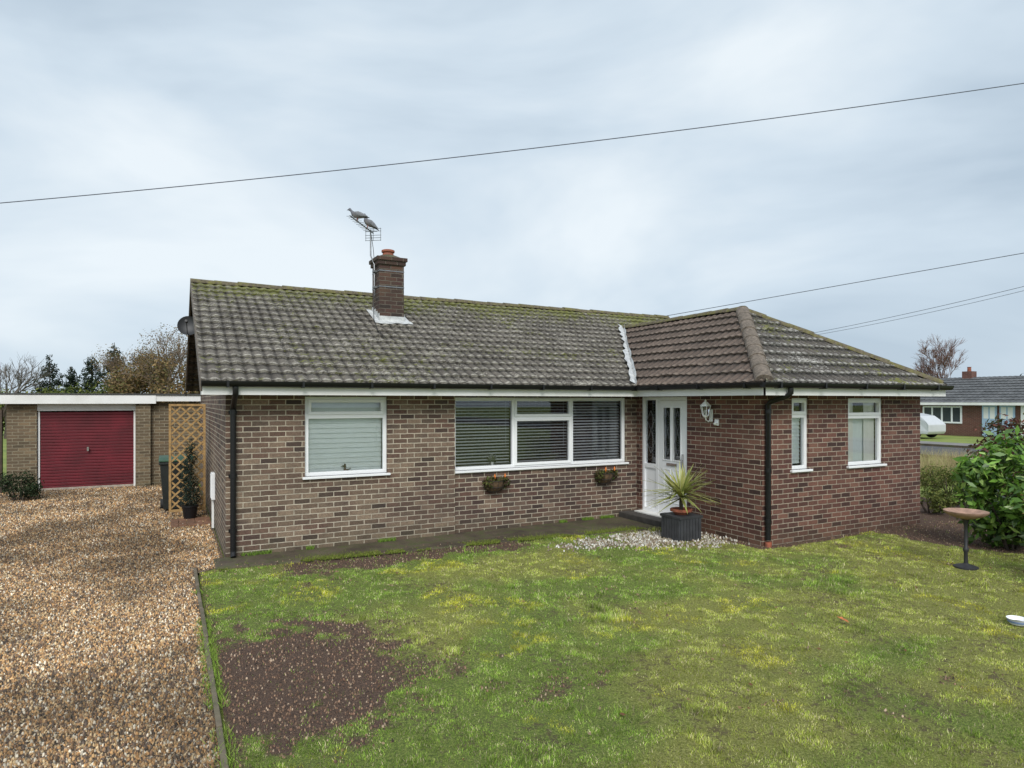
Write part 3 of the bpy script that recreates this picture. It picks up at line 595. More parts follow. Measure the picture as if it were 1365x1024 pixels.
# wall baskets
def basket(px,py,label,seed):
    random.seed(seed); Y=YF+.07; x=fx(px,Y); z=fz(px,py,Y); R=.21
    t=thing('wall_basket',label,'hanging basket',(x,Y,z),'half-round wall baskets under the long window')
    vs=[];n=14;k=7
    for i in range(k):
        a=math.pi/2*i/(k-1)
        for j in range(n+1):
            q=math.pi*j/n; vs.append((x+R*.93*math.cos(a)*math.cos(q),Y-.012-R*.86*math.cos(a)*math.sin(q),z-.2*math.sin(a)))
    MB().add(vs,[(i*(n+1)+j,i*(n+1)+j+1,(i+1)*(n+1)+j+1,(i+1)*(n+1)+j) for i in range(k-1) for j in range(n)]+[tuple(range(n+1))]).build('liner',COIR,t,True)
    m=MB()
    for i in (0,2,4):
        a=math.pi/2*i/6; m.tube([(x+R*math.cos(a)*math.cos(math.pi*j/n),Y-.008-R*.93*math.cos(a)*math.sin(math.pi*j/n),z-.21*math.sin(a)+.01) for j in range(n+1)],.004,4)
    for j in range(1,n,2):
        q=math.pi*j/n; m.tube([(x+R*math.cos(math.pi/2*i/6)*math.cos(q),Y-.008-R*.93*math.cos(math.pi/2*i/6)*math.sin(q),z-.21*math.sin(math.pi/2*i/6)+.01) for i in range(7)],.003,4)
    m.tube([(x-R,Y-.008,z+.01),(x+R,Y-.008,z+.01)],.005,4); m.build('wire_frame',DARKM,t)
    leaves('plants',[(x-.1,Y-.1,z+.03,.12,.09,.07),(x+.08,Y-.1,z+.02,.14,.1,.05),(x+.17,Y-.1,z-.02,.1,.1,.1),(x-.15,Y-.12,z-.03,.1,.08,.1)],380,.028,LEAFM,t,'basket')
    for k_ in range(2):
        fx_=x+(-.03 if k_ else .17)+random.uniform(-.02,.02); MB().lathe((fx_,Y-.12,z+.07),[(.004,-.03),(.016,0),(.018,.02),(.002,.06)],8).build('orange_flower',ORANGE,t,True)
basket(657,641,'half-round wire wall basket below the left pane of the long window',3)
basket(803,631,'half-round wire wall basket below the right pane of the long window',5)
random.seed(21)
# ornaments behind glass
zs=W1[2]+.012
t=thing('ornament','small brown bird-shaped ornament on the sill of the left window','ornament',(2.33,YF+.12,zs)); x=2.33
oy=YF+.123
m=MB(); m.lathe((x,oy,zs),[(.02,0),(.022,.03),(.018,.07),(.014,.085),(.018,.10),(.015,.13),(.006,.145)],14); m.build('body',BROWNO,t,True)
m=MB(); m.tube([(x-.01,oy,zs+.11),(x-.06,oy,zs+.105)],[.012,.003],6); m.build('beak',BROWNO,t,True)
m=MB(); m.tube([(x+.01,oy,zs+.04),(x+.09,oy,zs+.07)],[.015,.004],6); m.build('tail',BROWNO,t,True)
x=fx(655,YF+.2); zs=WL[2]+.012; yy=YF+.07+.105
t=thing('potted_plant','white pot of small pale flowers on the sill of the long window','plant',(x,yy,zs))
MB().lathe((x,yy+.014,zs),[(.018,0),(.026,.09),(.027,.10),(.024,.10),(.02,.08),(.005,.075)],16).build('pot',WHITE,t,True)
leaves('leaves',[(x,yy+.012,zs+.14,.08,.01,.06)],160,.014,LEAF,t,'low'); PAL['wh']=[(.8,.8,.78),(.7,.7,.68)]; leaves('flowers',[(x,yy+.006,zs+.17,.08,.006,.06)],160,.014,LEAFM,t,'wh')
# ------------------------------------------------------------ ground, drive, lawn
gm=NT('ground_grass'); f=gm.noise(.6,6,.6); cc=gm.ramp(f,[(.3,(.12,.17,.035)),(.55,(.2,.25,.05)),(.75,(.27,.27,.08))]); gm.col(gm.mix(.5,cc,gm.ramp(gm.noise(20,5,.7),[(.2,.3),(.8,.8)]),'OVERLAY')); gm.rough(.95); gm.bump(gm.noise(30,5),.8,.03)
struct(MB().add([(-400,-200,-.03),(600,-200,-.03),(600,700,-.03),(-400,700,-.03)],[(0,1,2,3)]).build('ground',gm.m,recalc=False))
def soil(x,y):
    nz=fbm(x,y,1.6,3)-.5; n2=fbm(x,y,6,5)-.5
    r=np.sqrt(((x-.80)/.98)**2+((y-5.4-.25*(x-.9))/1.12)**2); s1=ss(-.36,.34,1.0-r+nz*.6+n2*1.3)
    s1b=ss(-.35,.5,1.0-np.sqrt(((x-1.6)/.55)**2+((y-5.0)/.36)**2)+nz*.6+n2*1.2)*.7
    s2=ss(-.15,.15,(y-8.45)+nz*.9+n2*.5)*ss(5.2,4.5,x)*ss(.9,1.6,x)*.85
    s3=ss(-.1,.1,y-6.35+nz*.8)*ss(9.4,10.4,x+nz); s4=ss(-.2,.2,x-10.2+nz*1.6+.2*(y-5)); s5=ss(-.05,.05,y-6.70+nz*.2)*(x>7.6)
    s6=ss(.20,.40,nz*.7+n2*.8)*.6
    s7=ss(-.1,.3,1-np.sqrt(((x-2.15)/.14)**2+((y-4.42)/.10)**2)+nz*.8)*.5
    s8=ss(.12,.02,x-.32+n2*.2)*.6
    return np.clip(np.maximum.reduce([s1,s1b,s2,s3,s4,s5,s6,s7,s8]),0,1)
def lawnz(x,y): return .02*(fbm(x,y,1.1,9)-.5)+.015*(fbm(x,y,5,4)-.5)
st=.05; gx=np.arange(.33,15.0,st); gy=np.arange(-1.5,9.72,st); GX,GY=np.meshgrid(gx,gy); nx,ny=len(gx),len(gy)
V=np.stack([GX.ravel(),GY.ravel(),lawnz(GX,GY).ravel()],1); i=np.arange((nx)*(ny)).reshape(ny,nx); Fq=np.stack([i[:-1,:-1],i[:-1,1:],i[1:,1:],i[1:,:-1]],-1).reshape(-1,4)
cm=np.stack([soil(GX,GY).ravel(),fbm(GX,GY,.8,21).ravel(),fbm(GX,GY,2.5,33).ravel()],1)
lm=NT('lawn_soil'); at=lm.n('ShaderNodeAttribute',attribute_name='Col'); sp=lm.n('ShaderNodeSeparateColor'); lm.l(at.outputs['Color'],sp.inputs[0])
fine=lm.noise(60,7,.85); g1=lm.ramp(fine,[(.34,(.035,.05,.012)),(.48,(.18,.25,.035)),(.64,(.46,.52,.12))]); g2=lm.ramp(fine,[(.34,(.07,.06,.02)),(.48,(.30,.31,.05)),(.64,(.62,.58,.22))])
gcol=lm.mix(lm.ramp(sp.outputs[1],[(.38,0.0),(.60,.9)]),g1,g2)
gcol=lm.mix(lm.ramp(lm.math('ADD',lm.noise(14,6,.75),lm.math('MULTIPLY',sp.outputs[2],.3)),[(.70,0.0),(.78,.75)]),gcol,(.14,.095,.055))
sf=lm.noise(60,7,.85); scol=lm.ramp(sf,[(.34,(.03,.018,.012)),(.48,(.13,.075,.05)),(.62,(.27,.17,.115)),(.74,(.50,.38,.28))])
lm.col(lm.mix(lm.ramp(lm.math('ADD',sp.outputs[0],lm.math('MULTIPLY',lm.math('SUBTRACT',lm.noise(22,7,.8),.5),1.8)),[(.3,0.0),(.7,1.0)]),gcol,scol)); lm.rough(.95); lm.bump(lm.math('ADD',fine,lm.noise(180,3)),1.0,.03)
struct(fast('lawn',V,Fq,np.full(len(Fq),4),lm.m,cm,None,True))
# driveway
dm=NT('gravel_bed'); vo=dm.n('ShaderNodeTexVoronoi'); vo.inputs['Scale'].default_value=55; dm.l(dm.pos,vo.inputs['Vector']); vs_=dm.n('ShaderNodeSeparateColor'); dm.l(vo.outputs['Color'],vs_.inputs[0])
dc=dm.ramp(vs_.outputs[0],[(0,(.09,.055,.035)),(.25,(.27,.165,.08)),(.5,(.40,.26,.13)),(.72,(.19,.135,.095)),(.9,(.48,.38,.25)),(1,(.60,.54,.44))]); dc=dm.mix(dm.ramp(vo.outputs['Distance'],[(.35,0.0),(.75,.9)]),dc,(.02,.014,.01)); dc=dm.mix(dm.ramp(dm.noise(.8,4),[(.45,0.0),(.75,.5)]),dc,(.06,.04,.028)); dm.col(dc); dm.rough(.8)
dm.bump(dm.math('SUBTRACT',1.0,vo.outputs['Distance']),1,.02)
struct(MB().add([(-9,-3,.004),(.27,-3,.004),(.27,9.0,.004),(.66,9.3,.004),(.66,22,.004),(-9,22,.004)],[(0,1,2,3,4,5)]).build('driveway',dm.m,recalc=False))
def stones(name,x,y,r,z,pal,mat,flat=.55,mul=None):
    n=len(x); k=5; ang=RNG.random(n)[:,None]*6.28+np.arange(k)*2*np.pi/k+RNG.normal(size=(n,k))*.25; el=(.7+.6*RNG.random((n,1))); rr=r[:,None]*(.8+.4*RNG.random((n,k)))
    ca,sa=np.cos(ang)*rr,np.sin(ang)*rr*el; th=RNG.random((n,1))*6.28; bx=ca*np.cos(th)-sa*np.sin(th); by=ca*np.sin(th)+sa*np.cos(th)
    tx=RNG.normal(size=(n,1))*.4; ty=RNG.normal(size=(n,1))*.4; hh=r[:,None]*flat*2*(.7+.6*RNG.random((n,1)))
    lo=np.stack([x[:,None]+bx,y[:,None]+by,np.broadcast_to(z[:,None]-.003,bx.shape)],-1); hi=np.stack([x[:,None]+bx*.62,y[:,None]+by*.62,z[:,None]+hh+bx*tx+by*ty],-1)
    V=np.concatenate([lo,hi],1).reshape(-1,3); j=np.arange(k); q=np.stack([j,(j+1)%k,k+(j+1)%k,k+j],1).ravel(); l1=np.concatenate([q,k+j]); loops=(np.arange(n)[:,None]*2*k+l1[None]).ravel(); tot=np.tile([4]*k+[k],n)
    P_=np.array(pal); c=P_[RNG.integers(0,len(P_),n)]*(.6+.8*RNG.random((n,1)))
    if mul is not None: c=c*mul[:,None]
    return fast(name,V,loops,tot,mat,np.repeat(c,2*k,0))
N=300000; x=RNG.uniform(-4.2,.62,N); y=RNG.uniform(2.5,19,N); d=SN*x+CS*y; l=CS*x-SN*y; px=682+FPX*l/np.maximum(d,.1)
keep=((x<.27)|((y>9.2)&(x<.64)))&(px>-160)&(RNG.random(N)<np.clip((6.5/d)**1.5,.12,1)); x,y,d=x[keep],y[keep],d[keep]
r=RNG.uniform(.0055,.0115,len(x))*np.clip(d/6.5,1,2)**.6
tag(stones('gravel',x,y,r,np.full(len(x),.006),[(.54,.33,.15),(.38,.22,.10),(.62,.46,.26),(.26,.15,.085),(.76,.67,.52),(.13,.095,.075),(.46,.31,.17),(.08,.06,.045),(.52,.29,.12),(.21,.145,.10)],STONE,mul=.6+.8*ss(.3,.65,fbm(x,y,.9,8))),'loose tan and brown gravel covering the driveway','gravel',kind='stuff')
# edging strip
m=MB(); yy=1.0
while yy<8.4:
    m.box(.27+random.uniform(-.004,.004),yy,-.05,.31+random.uniform(-.004,.004),yy+.905,.03+random.uniform(-.006,.006)); yy+=.915
tag(m.build('edging_strip',plain('edging_conc',(.15,.12,.085),.9,.35,9,.4,dirt=(.06,.07,.025)),bevel=.006),'thin concrete edging strip between the gravel drive and the lawn','edging')
# path
m=MB(); m.prism([(.52,9.14,-.05),(1.2,9.04,-.05),(2.0,8.97,-.05),(3.2,8.9,-.05),(4.2,8.88,-.05),(5.1,8.76,-.05),(6.3,8.62,-.05),(7.33,8.5,-.05),(7.35,YF+.06,-.05),(4.07,YF+.06,-.05),(4.07,YF-.002,-.05),(.52,YF-.002,-.05)],(0,0,.075))
struct(m.build('path',CONC,bevel=.02))
# white pebbles
poly=[(5.0,8.15),(5.5,8.42),(6.3,8.5),(7.3,8.35),(7.72,8.25),(7.72,7.35),(7.35,7.15),(6.7,7.35),(5.9,7.75)]
def inpoly(x,y,P_):
    r_=np.zeros(len(x),bool); j=len(P_)-1
    for i in range(len(P_)):
        xi,yi=P_[i];xj,yj=P_[j]; c_=((yi>y)!=(yj>y))&(x<(xj-xi)*(y-yi)/(yj-yi+1e-9)+xi); r_^=c_; j=i
    return r_
x=RNG.uniform(4.7,7.75,6500); y=RNG.uniform(6.9,8.6,6500); k=inpoly(x+.18*RNG.normal(size=len(x)),y+.12*RNG.normal(size=len(x)),poly)&(fbm(x,y,2.8,40)+RNG.random(len(x))*.35>.60)&(x<7.75)&(y<8.52); x,y=x[k],y[k]
tag(stones('white_pebbles',x,y,RNG.uniform(.009,.02,len(x)),lawnz(x,y)+.006,[(.66,.62,.52),(.52,.47,.38),(.74,.72,.66),(.34,.27,.2),(.28,.22,.14)],STONE),'pale decorative pebbles spread in front of the doorstep','pebbles',kind='stuff')
# soil chips
N=80000; x=RNG.uniform(.34,12.5,N); y=RNG.uniform(2.5,9.15,N); d=SN*x+CS*y; inp=inpoly(x,y,poly); onp=(y>8.85)&(x<5); k=(RNG.random(N)<np.where(onp,.25,np.maximum(soil(x,y),inp*.7))*np.clip((5/d),0,1))&~((x>WX)&(y>YW-.02)); x,y,onp=x[k],y[k],onp[k]
tag(stones('bark_chips',x,y,RNG.uniform(.003,.009,len(x)),np.where(onp,.026,lawnz(x,y)+.002),[(.21,.115,.075),(.13,.07,.045),(.30,.185,.12),(.06,.038,.03),(.50,.37,.26),(.23,.14,.09),(.34,.21,.13)],STONE),'dark red-brown chips and grit on the bare soil patches','chips',kind='stuff')
# grass
def blades(x,y,z,h,w_,col,lean=.6):
    n=len(x); a=RNG.random(n)*6.28; la=RNG.random(n)*6.28; ln=h*lean*RNG.random(n)*1.8
    dx,dy=np.cos(a)*w_,np.sin(a)*w_; V=np.stack([np.stack([x-dx,y-dy,z-.004],1),np.stack([x+dx,y+dy,z-.004],1),np.stack([x+np.cos(la)*ln,y+np.sin(la)*ln,z+h],1)],1).reshape(-1,3)
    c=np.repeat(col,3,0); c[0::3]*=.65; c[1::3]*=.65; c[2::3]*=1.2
    return V,c
N=1500000; x=RNG.uniform(.33,13,N); y=RNG.uniform(2.0,9.05,N); d=SN*x+CS*y; l=CS*x-SN*y; px=682+FPX*l/np.maximum(d,.1)
so=soil(x,y); pathy=9.0-.065*np.clip(x-1.2,0,9)
k=(d>2.8)&(px>120)&(px<1500)&(RNG.random(N)<np.clip(1.05-so*1.12,.03,1)*np.clip((5/d)**1.3,.15,1)*(.12+.88*ss(.42,.6,fbm(x,y,7,50))))&~((x>WX-.02)&(y>YW-.02)&(x<X1))&~((y>pathy+.02)&(x<7.8))
k&=~(inpoly(x,y,poly)&(RNG.random(N)<.82))
x,y,d,pathy=x[k],y[k],d[k],pathy[k]; lush=ss(.5,.68,fbm(x,y,1.3,60)); moss=ss(.42,.62,fbm(x,y,.8,21))*.85; tuft=ss(.55,.7,fbm(x,y,6,70)); brt=ss(.60,.72,fbm(x,y,1.7,75))
far=np.clip(d/5,1,2.2); h=(.007+.011*RNG.random(len(x))+.024*lush*tuft+.007*tuft)*(.7+.6*RNG.random(len(x))); edge=(y>pathy-.15)&(x<7.5); h=np.where(edge,h*1.7,h)
G=np.array([(.27,.44,.06),(.36,.52,.08),(.17,.30,.045)])[RNG.integers(0,3,len(x))]; Yl=np.array([(.52,.57,.09),(.58,.55,.20),(.40,.50,.08)])[RNG.integers(0,3,len(x))]
col=G*(1-moss[:,None])+Yl*moss[:,None]; col=col*(1-brt[:,None]*.8)+np.array([.66,.64,.06])*brt[:,None]*.8; st_=RNG.random(len(x))<.18; col[st_]=np.array([.62,.55,.33]); col*=(.5+.95*RNG.random((len(x),1)))*(.6+.75*ss(.3,.7,fbm(x,y,9,80)))[:,None]
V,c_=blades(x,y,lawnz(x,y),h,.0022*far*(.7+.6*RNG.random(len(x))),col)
N=9000; tx=RNG.uniform(.75,7.4,N); ty=np.where(tx>4.06,YF+.05,YF-.02)-np.abs(RNG.normal(size=N))*.03; kk=fbm(tx,ty*0,3,90)>.6; tx,ty=tx[kk],ty[kk]
V2,c2=blades(tx,ty,np.full(len(tx),.026),.015+.05*RNG.random(len(tx)),np.full(len(tx),.004),np.tile([.18,.30,.045],(len(tx),1))*(.6+.8*RNG.random((len(tx),1))))
N=4000; tx=np.where(RNG.random(N)<.5,.33,.26)+RNG.normal(size=N)*.02; ty=RNG.uniform(3,9,N); kk=fbm(tx*0,ty,2,95)>.52; tx,ty=tx[kk],ty[kk]
V3,c3=blades(tx,ty,np.full(len(tx),.01),.015+.03*RNG.random(len(tx)),np.full(len(tx),.003),np.tile([.25,.38,.06],(len(tx),1))*(.6+.8*RNG.random((len(tx),1))))
N=22000; tx=RNG.uniform(.55,7,N); ty=(9.03-.065*np.clip(tx-1.2,0,9))+np.abs(RNG.normal(size=N))*.12-.06; kk=fbm(tx,ty,2.5,99)>.42; tx,ty=tx[kk],ty[kk]
V4,c4=blades(tx,ty,np.full(len(tx),.022),.008+.02*RNG.random(len(tx)),np.full(len(tx),.005),np.tile([.20,.25,.045],(len(tx),1))*(.4+.9*RNG.random((len(tx),1))))
V=np.concatenate([V,V2,V3,V4]); c_=np.concatenate([c_,c2,c3,c4])
print('blades',len(V)//3)
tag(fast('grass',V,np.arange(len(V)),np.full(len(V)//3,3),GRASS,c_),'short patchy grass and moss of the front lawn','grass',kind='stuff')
# fallen leaves
def fleaf(p,size,mat,label,rot):
    m=MB(); pts=[(0,-1),(.45,-.5),(.35,-.1),(.6,.3),(.25,.5),(0,1),(-.3,.55),(-.55,.2),(-.35,-.2),(-.4,-.6)]
    R=Matrix.Rotation(rot,3,'Z')@Matrix.Rotation(.35,3,'X')
    top=[R@Vector((a*size,b*size,.25*size*abs(a)))+Vector(p) for a,b in pts]; c0=Vector(p)
    m.add([c0]+top,[(0,i+1,(i+1)%10+1) for i in range(10)]); return tag(m.build('fallen_leaf',mat,None,recalc=False),label,'leaf')
OR=plain('orange_leaf',(.50,.16,.05),.7,.2,20,0)
g_=gnd(1123,832); fleaf((g_.x,g_.y,.045),.06,OR,'curled orange leaf lying on the right half of the lawn',.5)
n=280; x=RNG.uniform(.5,10.5,n); y=RNG.uniform(3.2,8.9,n); kk=~((x>7.6)&(y>6.7)); x,y=x[kk],y[kk]; a=RNG.random(len(x))*6.28; s=RNG.uniform(.010,.024,len(x)); z=lawnz(x,y)+.025
V=np.stack([np.stack([x+np.cos(a+q)*s*e,y+np.sin(a+q)*s*e,z+dz],1) for q,e,dz in ((0,1,.01),(1.57,.5,0),(3.14,1,.004),(4.71,.5,.012))],1).reshape(-1,3)
tag(fast('leaf_litter',V,np.arange(4*len(x)),np.full(len(x),4),LEAFM,np.repeat(np.array([(.3,.2,.1),(.2,.1,.05),(.4,.3,.18)])[RNG.integers(0,3,len(x))],4,0)),'small dry brown leaves littered over the lawn','leaves',kind='stuff')
# bowl on lawn
g_=gnd(1356,834); t=thing('plastic_bowl','shallow white and blue plastic bowl on the lawn at the right edge','bowl',(g_.x,g_.y,.01))
MB().lathe((g_.x,g_.y,.015),[(.06,0),(.085,.05),(.09,.055),(.082,.05),(.055,.012),(.002,.01)],24).build('body',WHITE,t,True)
MB().lathe((g_.x,g_.y,.035),[(.078,0),(.0835,.012),(.085,.014),(.080,.0)],24).build('blue_band',BLUEP,t,True)
# bird bath
g_=gnd(1287,757); bx_,by_=g_.x,g_.y; t=thing('bird_bath','weathered bird bath with wide brown bowl on a slim dark stem','bird bath',(bx_,by_,0))
MB().lathe((bx_,by_,.0),[(.14,0),(.14,.02),(.10,.035),(.04,.05),(.03,.06)],20).build('base',DARKM,t,True)
MB().lathe((bx_,by_,.05),[(.025,0),(.022,.15),(.032,.17),(.032,.2),(.02,.22),(.02,.5),(.035,.56),(.05,.60)],14).build('stem',DARKM,t,True)
MB().lathe((bx_,by_,.65),[(.04,-.02),(.12,0),(.20,.03),(.245,.065),(.25,.085),(.235,.085),(.18,.055),(.08,.035),(.002,.03)],28).build('bowl',BOWL,t,True)
# ------------------------------------------------------------ garden shrubs right
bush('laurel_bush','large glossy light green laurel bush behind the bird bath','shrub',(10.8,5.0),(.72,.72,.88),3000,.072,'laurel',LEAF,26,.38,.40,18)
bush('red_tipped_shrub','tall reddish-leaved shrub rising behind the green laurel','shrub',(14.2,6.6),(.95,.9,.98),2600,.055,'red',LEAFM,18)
t=thing('hedge','low clipped hedge at the right edge of the lawn','hedge',(10.1,3.5,0))
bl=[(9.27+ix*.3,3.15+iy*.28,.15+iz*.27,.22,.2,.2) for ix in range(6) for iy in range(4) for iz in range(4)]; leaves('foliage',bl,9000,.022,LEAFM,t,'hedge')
for i in range(7): MB().tube([(9.4+i*.25,3.55,-.02),(9.4+i*.25,3.5,.6)],[.02,.01],5).build('stem',BARK,t)
for i,(px,py,r,lab) in enumerate([(1240,684,.42,'low green shrub tight against the right end of the wing'),(1264,672,.55,'second low green shrub right of the wing, beyond the nearest one'),(1246,660,.6,'low green shrub farthest from the lawn beside the wing')]):
    g_=gnd(px,py); bush('low_shrub',lab,'shrub',(g_.x,g_.y),(r,r,r*.66),1300,.03,'low',LEAFM,10,group='low shrubs in the bed beside the wing')
g_=gnd(1302,700); bush('low_shrub','low dark shrub in the bed left of the laurel','shrub',(g_.x+.4,g_.y),(.4,.4,.3),900,.03,'dark',LEAFM,10)
def tuftgrass(px,py,h,label,pal='tan',n=700,sp=.5):
    g_=gnd(px,py); t=thing('ornamental_grass',label,'ornamental grass',(g_.x,g_.y,0),'ornamental grasses near the road'); r=RNG.random(n)**.5*sp*.5; a=RNG.random(n)*6.28
    x=g_.x+np.cos(a)*r; y=g_.y+np.sin(a)*r; P_=np.array(PAL[pal]); V,c=blades(x,y,np.zeros(n),h*(.5+.5*RNG.random(n)),np.full(n,.008),P_[RNG.integers(0,3,n)],.5); fast('blades',V,np.arange(3*n),np.full(n,3),GRASS,c,t)
    MB().lathe((g_.x,g_.y,-.02),[(sp*.4,0),(sp*.3,.06),(.02,.1)],10).build('crown',COIR,t)
tuftgrass(1236,645,.75,'pale straw-coloured grass clump nearest the wing corner',n=1000,sp=.8); tuftgrass(1258,634,.85,'pale straw-coloured grass clump farther from the wing, towards the road',n=1500,sp=1.6); tuftgrass(1290,640,.8,'pale straw-coloured grass clump behind the laurel',n=1200,sp=1.2)
# ------------------------------------------------------------ left side: garage etc
gar=thing('garage','flat-roofed brick garage with a red up-and-over door and white fascia','garage',(-1.5,21.5,0))
w=MB(); wallrect(w,FG,-3.37,1.2,-.05,2.12,[(-2.79,-.75,-.05,2.12)]); w.box(-3.37,19.25,-.05,-3.12,25,2.12); w.box(.95,19.25,-.05,1.2,25,2.12); w.box(-3.12,24.75,-.05,.95,25,2.12)
w.box(-.75,18.86,-.05,-.42,18.998,2.12); w.build('wall',BRG,gar)
MB().lbox(FG,-2.79,-.75,-.2,-.02,1.92,2.12).build('lintel',WHITED,gar)
m=MB(); m.box(-3.45,18.78,2.09,-.30,18.81,2.305); m.box(-.30,18.80,2.15,1.25,18.825,2.305); m.box(-3.47,18.81,2.12,-3.45,25.1,2.305); m.build('fascia',WHITED,gar)
MB().box(-3.47,18.76,2.307,1.28,25.1,2.34).build('roof',FELT,gar,bevel=.008)
m=MB(); z=.03; 
while z<1.86:
    m.extr(FG,[(-.12,z),(-.092,z+.004),(-.086,z+.012),(-.086,z+.062),(-.092,z+.071),(-.12,z+.074)],-2.74,-.80); z+=.0745
dg=m.build('door',DOORR,gar); MB().lbox(FG,-2.78,-2.74,-.14,-.06,-.02,1.91).build('door_frame',WHITED,gar); MB().lbox(FG,-.80,-.76,-.14,-.06,-.02,1.91).build('door_frame',WHITED,gar)
m=MB(); m.tube([(-1.77,19.085,.98),(-1.77,19.03,.98)],.012,8); m.box(-1.79,19.015,.93,-1.75,19.03,1.03); m.build('handle',CHROME,dg)
m=MB(); m.lbox(FG,-2.74,-.8,-.11,-.075,-.02,.06); m.build('kick_board',plain('worn_board',(.38,.33,.27),.8,.3,10,.3),dg)
m=MB()
for i in range(9): m.box(-6.5+i*.34,19.0,-.05,-6.5+i*.34+.33,19.03,1.85+random.uniform(-.01,.01))
m.box(-6.5,19.03,.4,-3.45,19.09,.48); m.box(-6.5,19.03,1.4,-3.45,19.09,1.48); m.box(-3.56,18.96,-.05,-3.45,19.07,1.95)
tag(m.build('fence',WOODD),'dark timber fence against the left side of the garage','fence')
g_=gnd(25,668); bush('round_bush','small dark green rounded bush in front of the garage','shrub',(g_.x,g_.y),(.46,.45,.38),1800,.03,'dark',LEAFM,14)
# trellis
t=thing('trellis','yellow-brown diamond lattice trellis panel beside the left gable','trellis',(.3,13.5,0)); tx0,tx1,ty,tz0,tz1=-.01,.60,13.5,.12,2.1
m=MB(); m.box(tx0,ty-.02,tz0,tx0+.04,ty+.02,tz1); m.box(tx1-.04,ty-.02,tz0,tx1,ty+.02,tz1); m.box(tx0+.04,ty-.02,tz1-.04,tx1-.04,ty+.02,tz1); m.box(tx0+.04,ty-.02,tz0,tx1-.04,ty+.02,tz0+.04); m.build('frame',WOODL,t)
m=MB(); W_=tx1-tx0-.08; a0=tx0+.04; b0=tz0+.04; Hh=tz1-tz0-.08; sp=.17
for sg,yy in ((1,ty-.008),(-1,ty+.004)):
    k=-Hh
    while k<W_+Hh:
        if sg==1: za=max(0,-k); zb_=min(Hh,W_-k); pa=(a0+k+za,yy,b0+za); pb=(a0+k+zb_,yy,b0+zb_)
        else: za=max(0,-k); zb_=min(Hh,W_-k); pa=(a0+k+za,yy,b0+Hh-za); pb=(a0+k+zb_,yy,b0+Hh-zb_)
        if zb_-za>.03:
            dx,dz=pb[0]-pa[0],pb[2]-pa[2]; ln=math.hypot(dx,dz); ox,oz=-dz/ln*.015,dx/ln*.015
            m.prism([(pa[0]-ox,yy,pa[2]-oz),(pb[0]-ox,yy,pb[2]-oz),(pb[0]+ox,yy,pb[2]+oz),(pa[0]+ox,yy,pa[2]+oz)],(0,.008,0))
        k+=sp
m.build('lattice',WOODL,t)
# wheelie bin
bx_,by_=.12,14.5; t=thing('wheelie_bin','dark wheeled bin with a green lid behind the trellis','bin',(bx_,by_,0)); m=MB()
vs=[]
for z,h,dd in ((.06,.22,.24),(.95,.28,.33)):
    for x,y in ((-h,-dd),(h,-dd),(h,dd),(-h,dd)): vs.append((bx_+x,by_+y,z))
m.add(vs,[(0,3,2,1),(4,5,6,7)]+[(i,(i+1)%4,4+(i+1)%4,4+i) for i in range(4)]); m.box(bx_-.3,by_-.35,.93,bx_+.3,by_+.35,.98); m.build('body',plain('bin_plastic',(.02,.024,.022),.5,.2,6,0),t,bevel=.012)
m=MB(); m.prism([(bx_-.3,by_-.37,.985),(bx_-.3,by_+.36,.985),(bx_-.3,by_+.34,1.07),(bx_-.3,by_-.2,1.06),(bx_-.3,by_-.37,1.02)],(.6,0,0)); m.build('lid',plain('bin_lid',(.03,.09,.05),.5,.2,6,0),t,bevel=.012)
for sg in (-1,1): MB().tube([(bx_+sg*.22,by_+.26,.1),(bx_+sg*.28,by_+.26,.1)],.1,18).build('wheel',RUB,t)
MB().tube([(bx_-.25,by_+.38,1.0),(bx_+.25,by_+.38,1.0)],.015,8).build('handle',BLACK,t)
# potted conifer
t=thing('potted_conifer','slim dark green conifer in a dark pot in front of the trellis','plant',(.33,13.2,0))
MB().lathe((.33,13.2,.03),[(.10,0),(.13,.2),(.145,.21),(.145,.24),(.12,.24),(.02,.22)],18).build('pot',BLACK,t,True)
leaves('foliage',[(.33+random.uniform(-.05,.05),13.2,.36+i*.11,.19-.013*i,.18-.013*i,.12) for i in range(10)],2600,.024,LEAFM,t,'con',.3); MB().tube([(.33,13.2,.25),(.33,13.2,1.3)],[.02,.006],6).build('trunk',BARK,t)
m=MB()
for i in range(5):
    for j in range(6): m.box(.02+i*.128,12.45+j*.13,-.02,.02+i*.128+.12,12.45+j*.13+.122,.03+random.uniform(0,.006))
tag(m.build('brick_pad',plain('paver',(.19,.095,.055),.85,.35,7,.3,dirt=(.09,.06,.04)),bevel=.004),'small pad of orange-brown pavers on the gravel by the trellis','paving')
t=thing('meter_box','small white utility box on the left gable wall','utility box',(.64,12.1,.4)); MB().box(.62,11.95,.5,.679,12.2,.95).build('case',WHITE,t,bevel=.01); MB().box(.612,11.97,.53,.621,12.18,.92).build('door',WHITED,t); MB().box(.63,12.05,.02,.665,12.09,.5).build('conduit',WHITED,t)
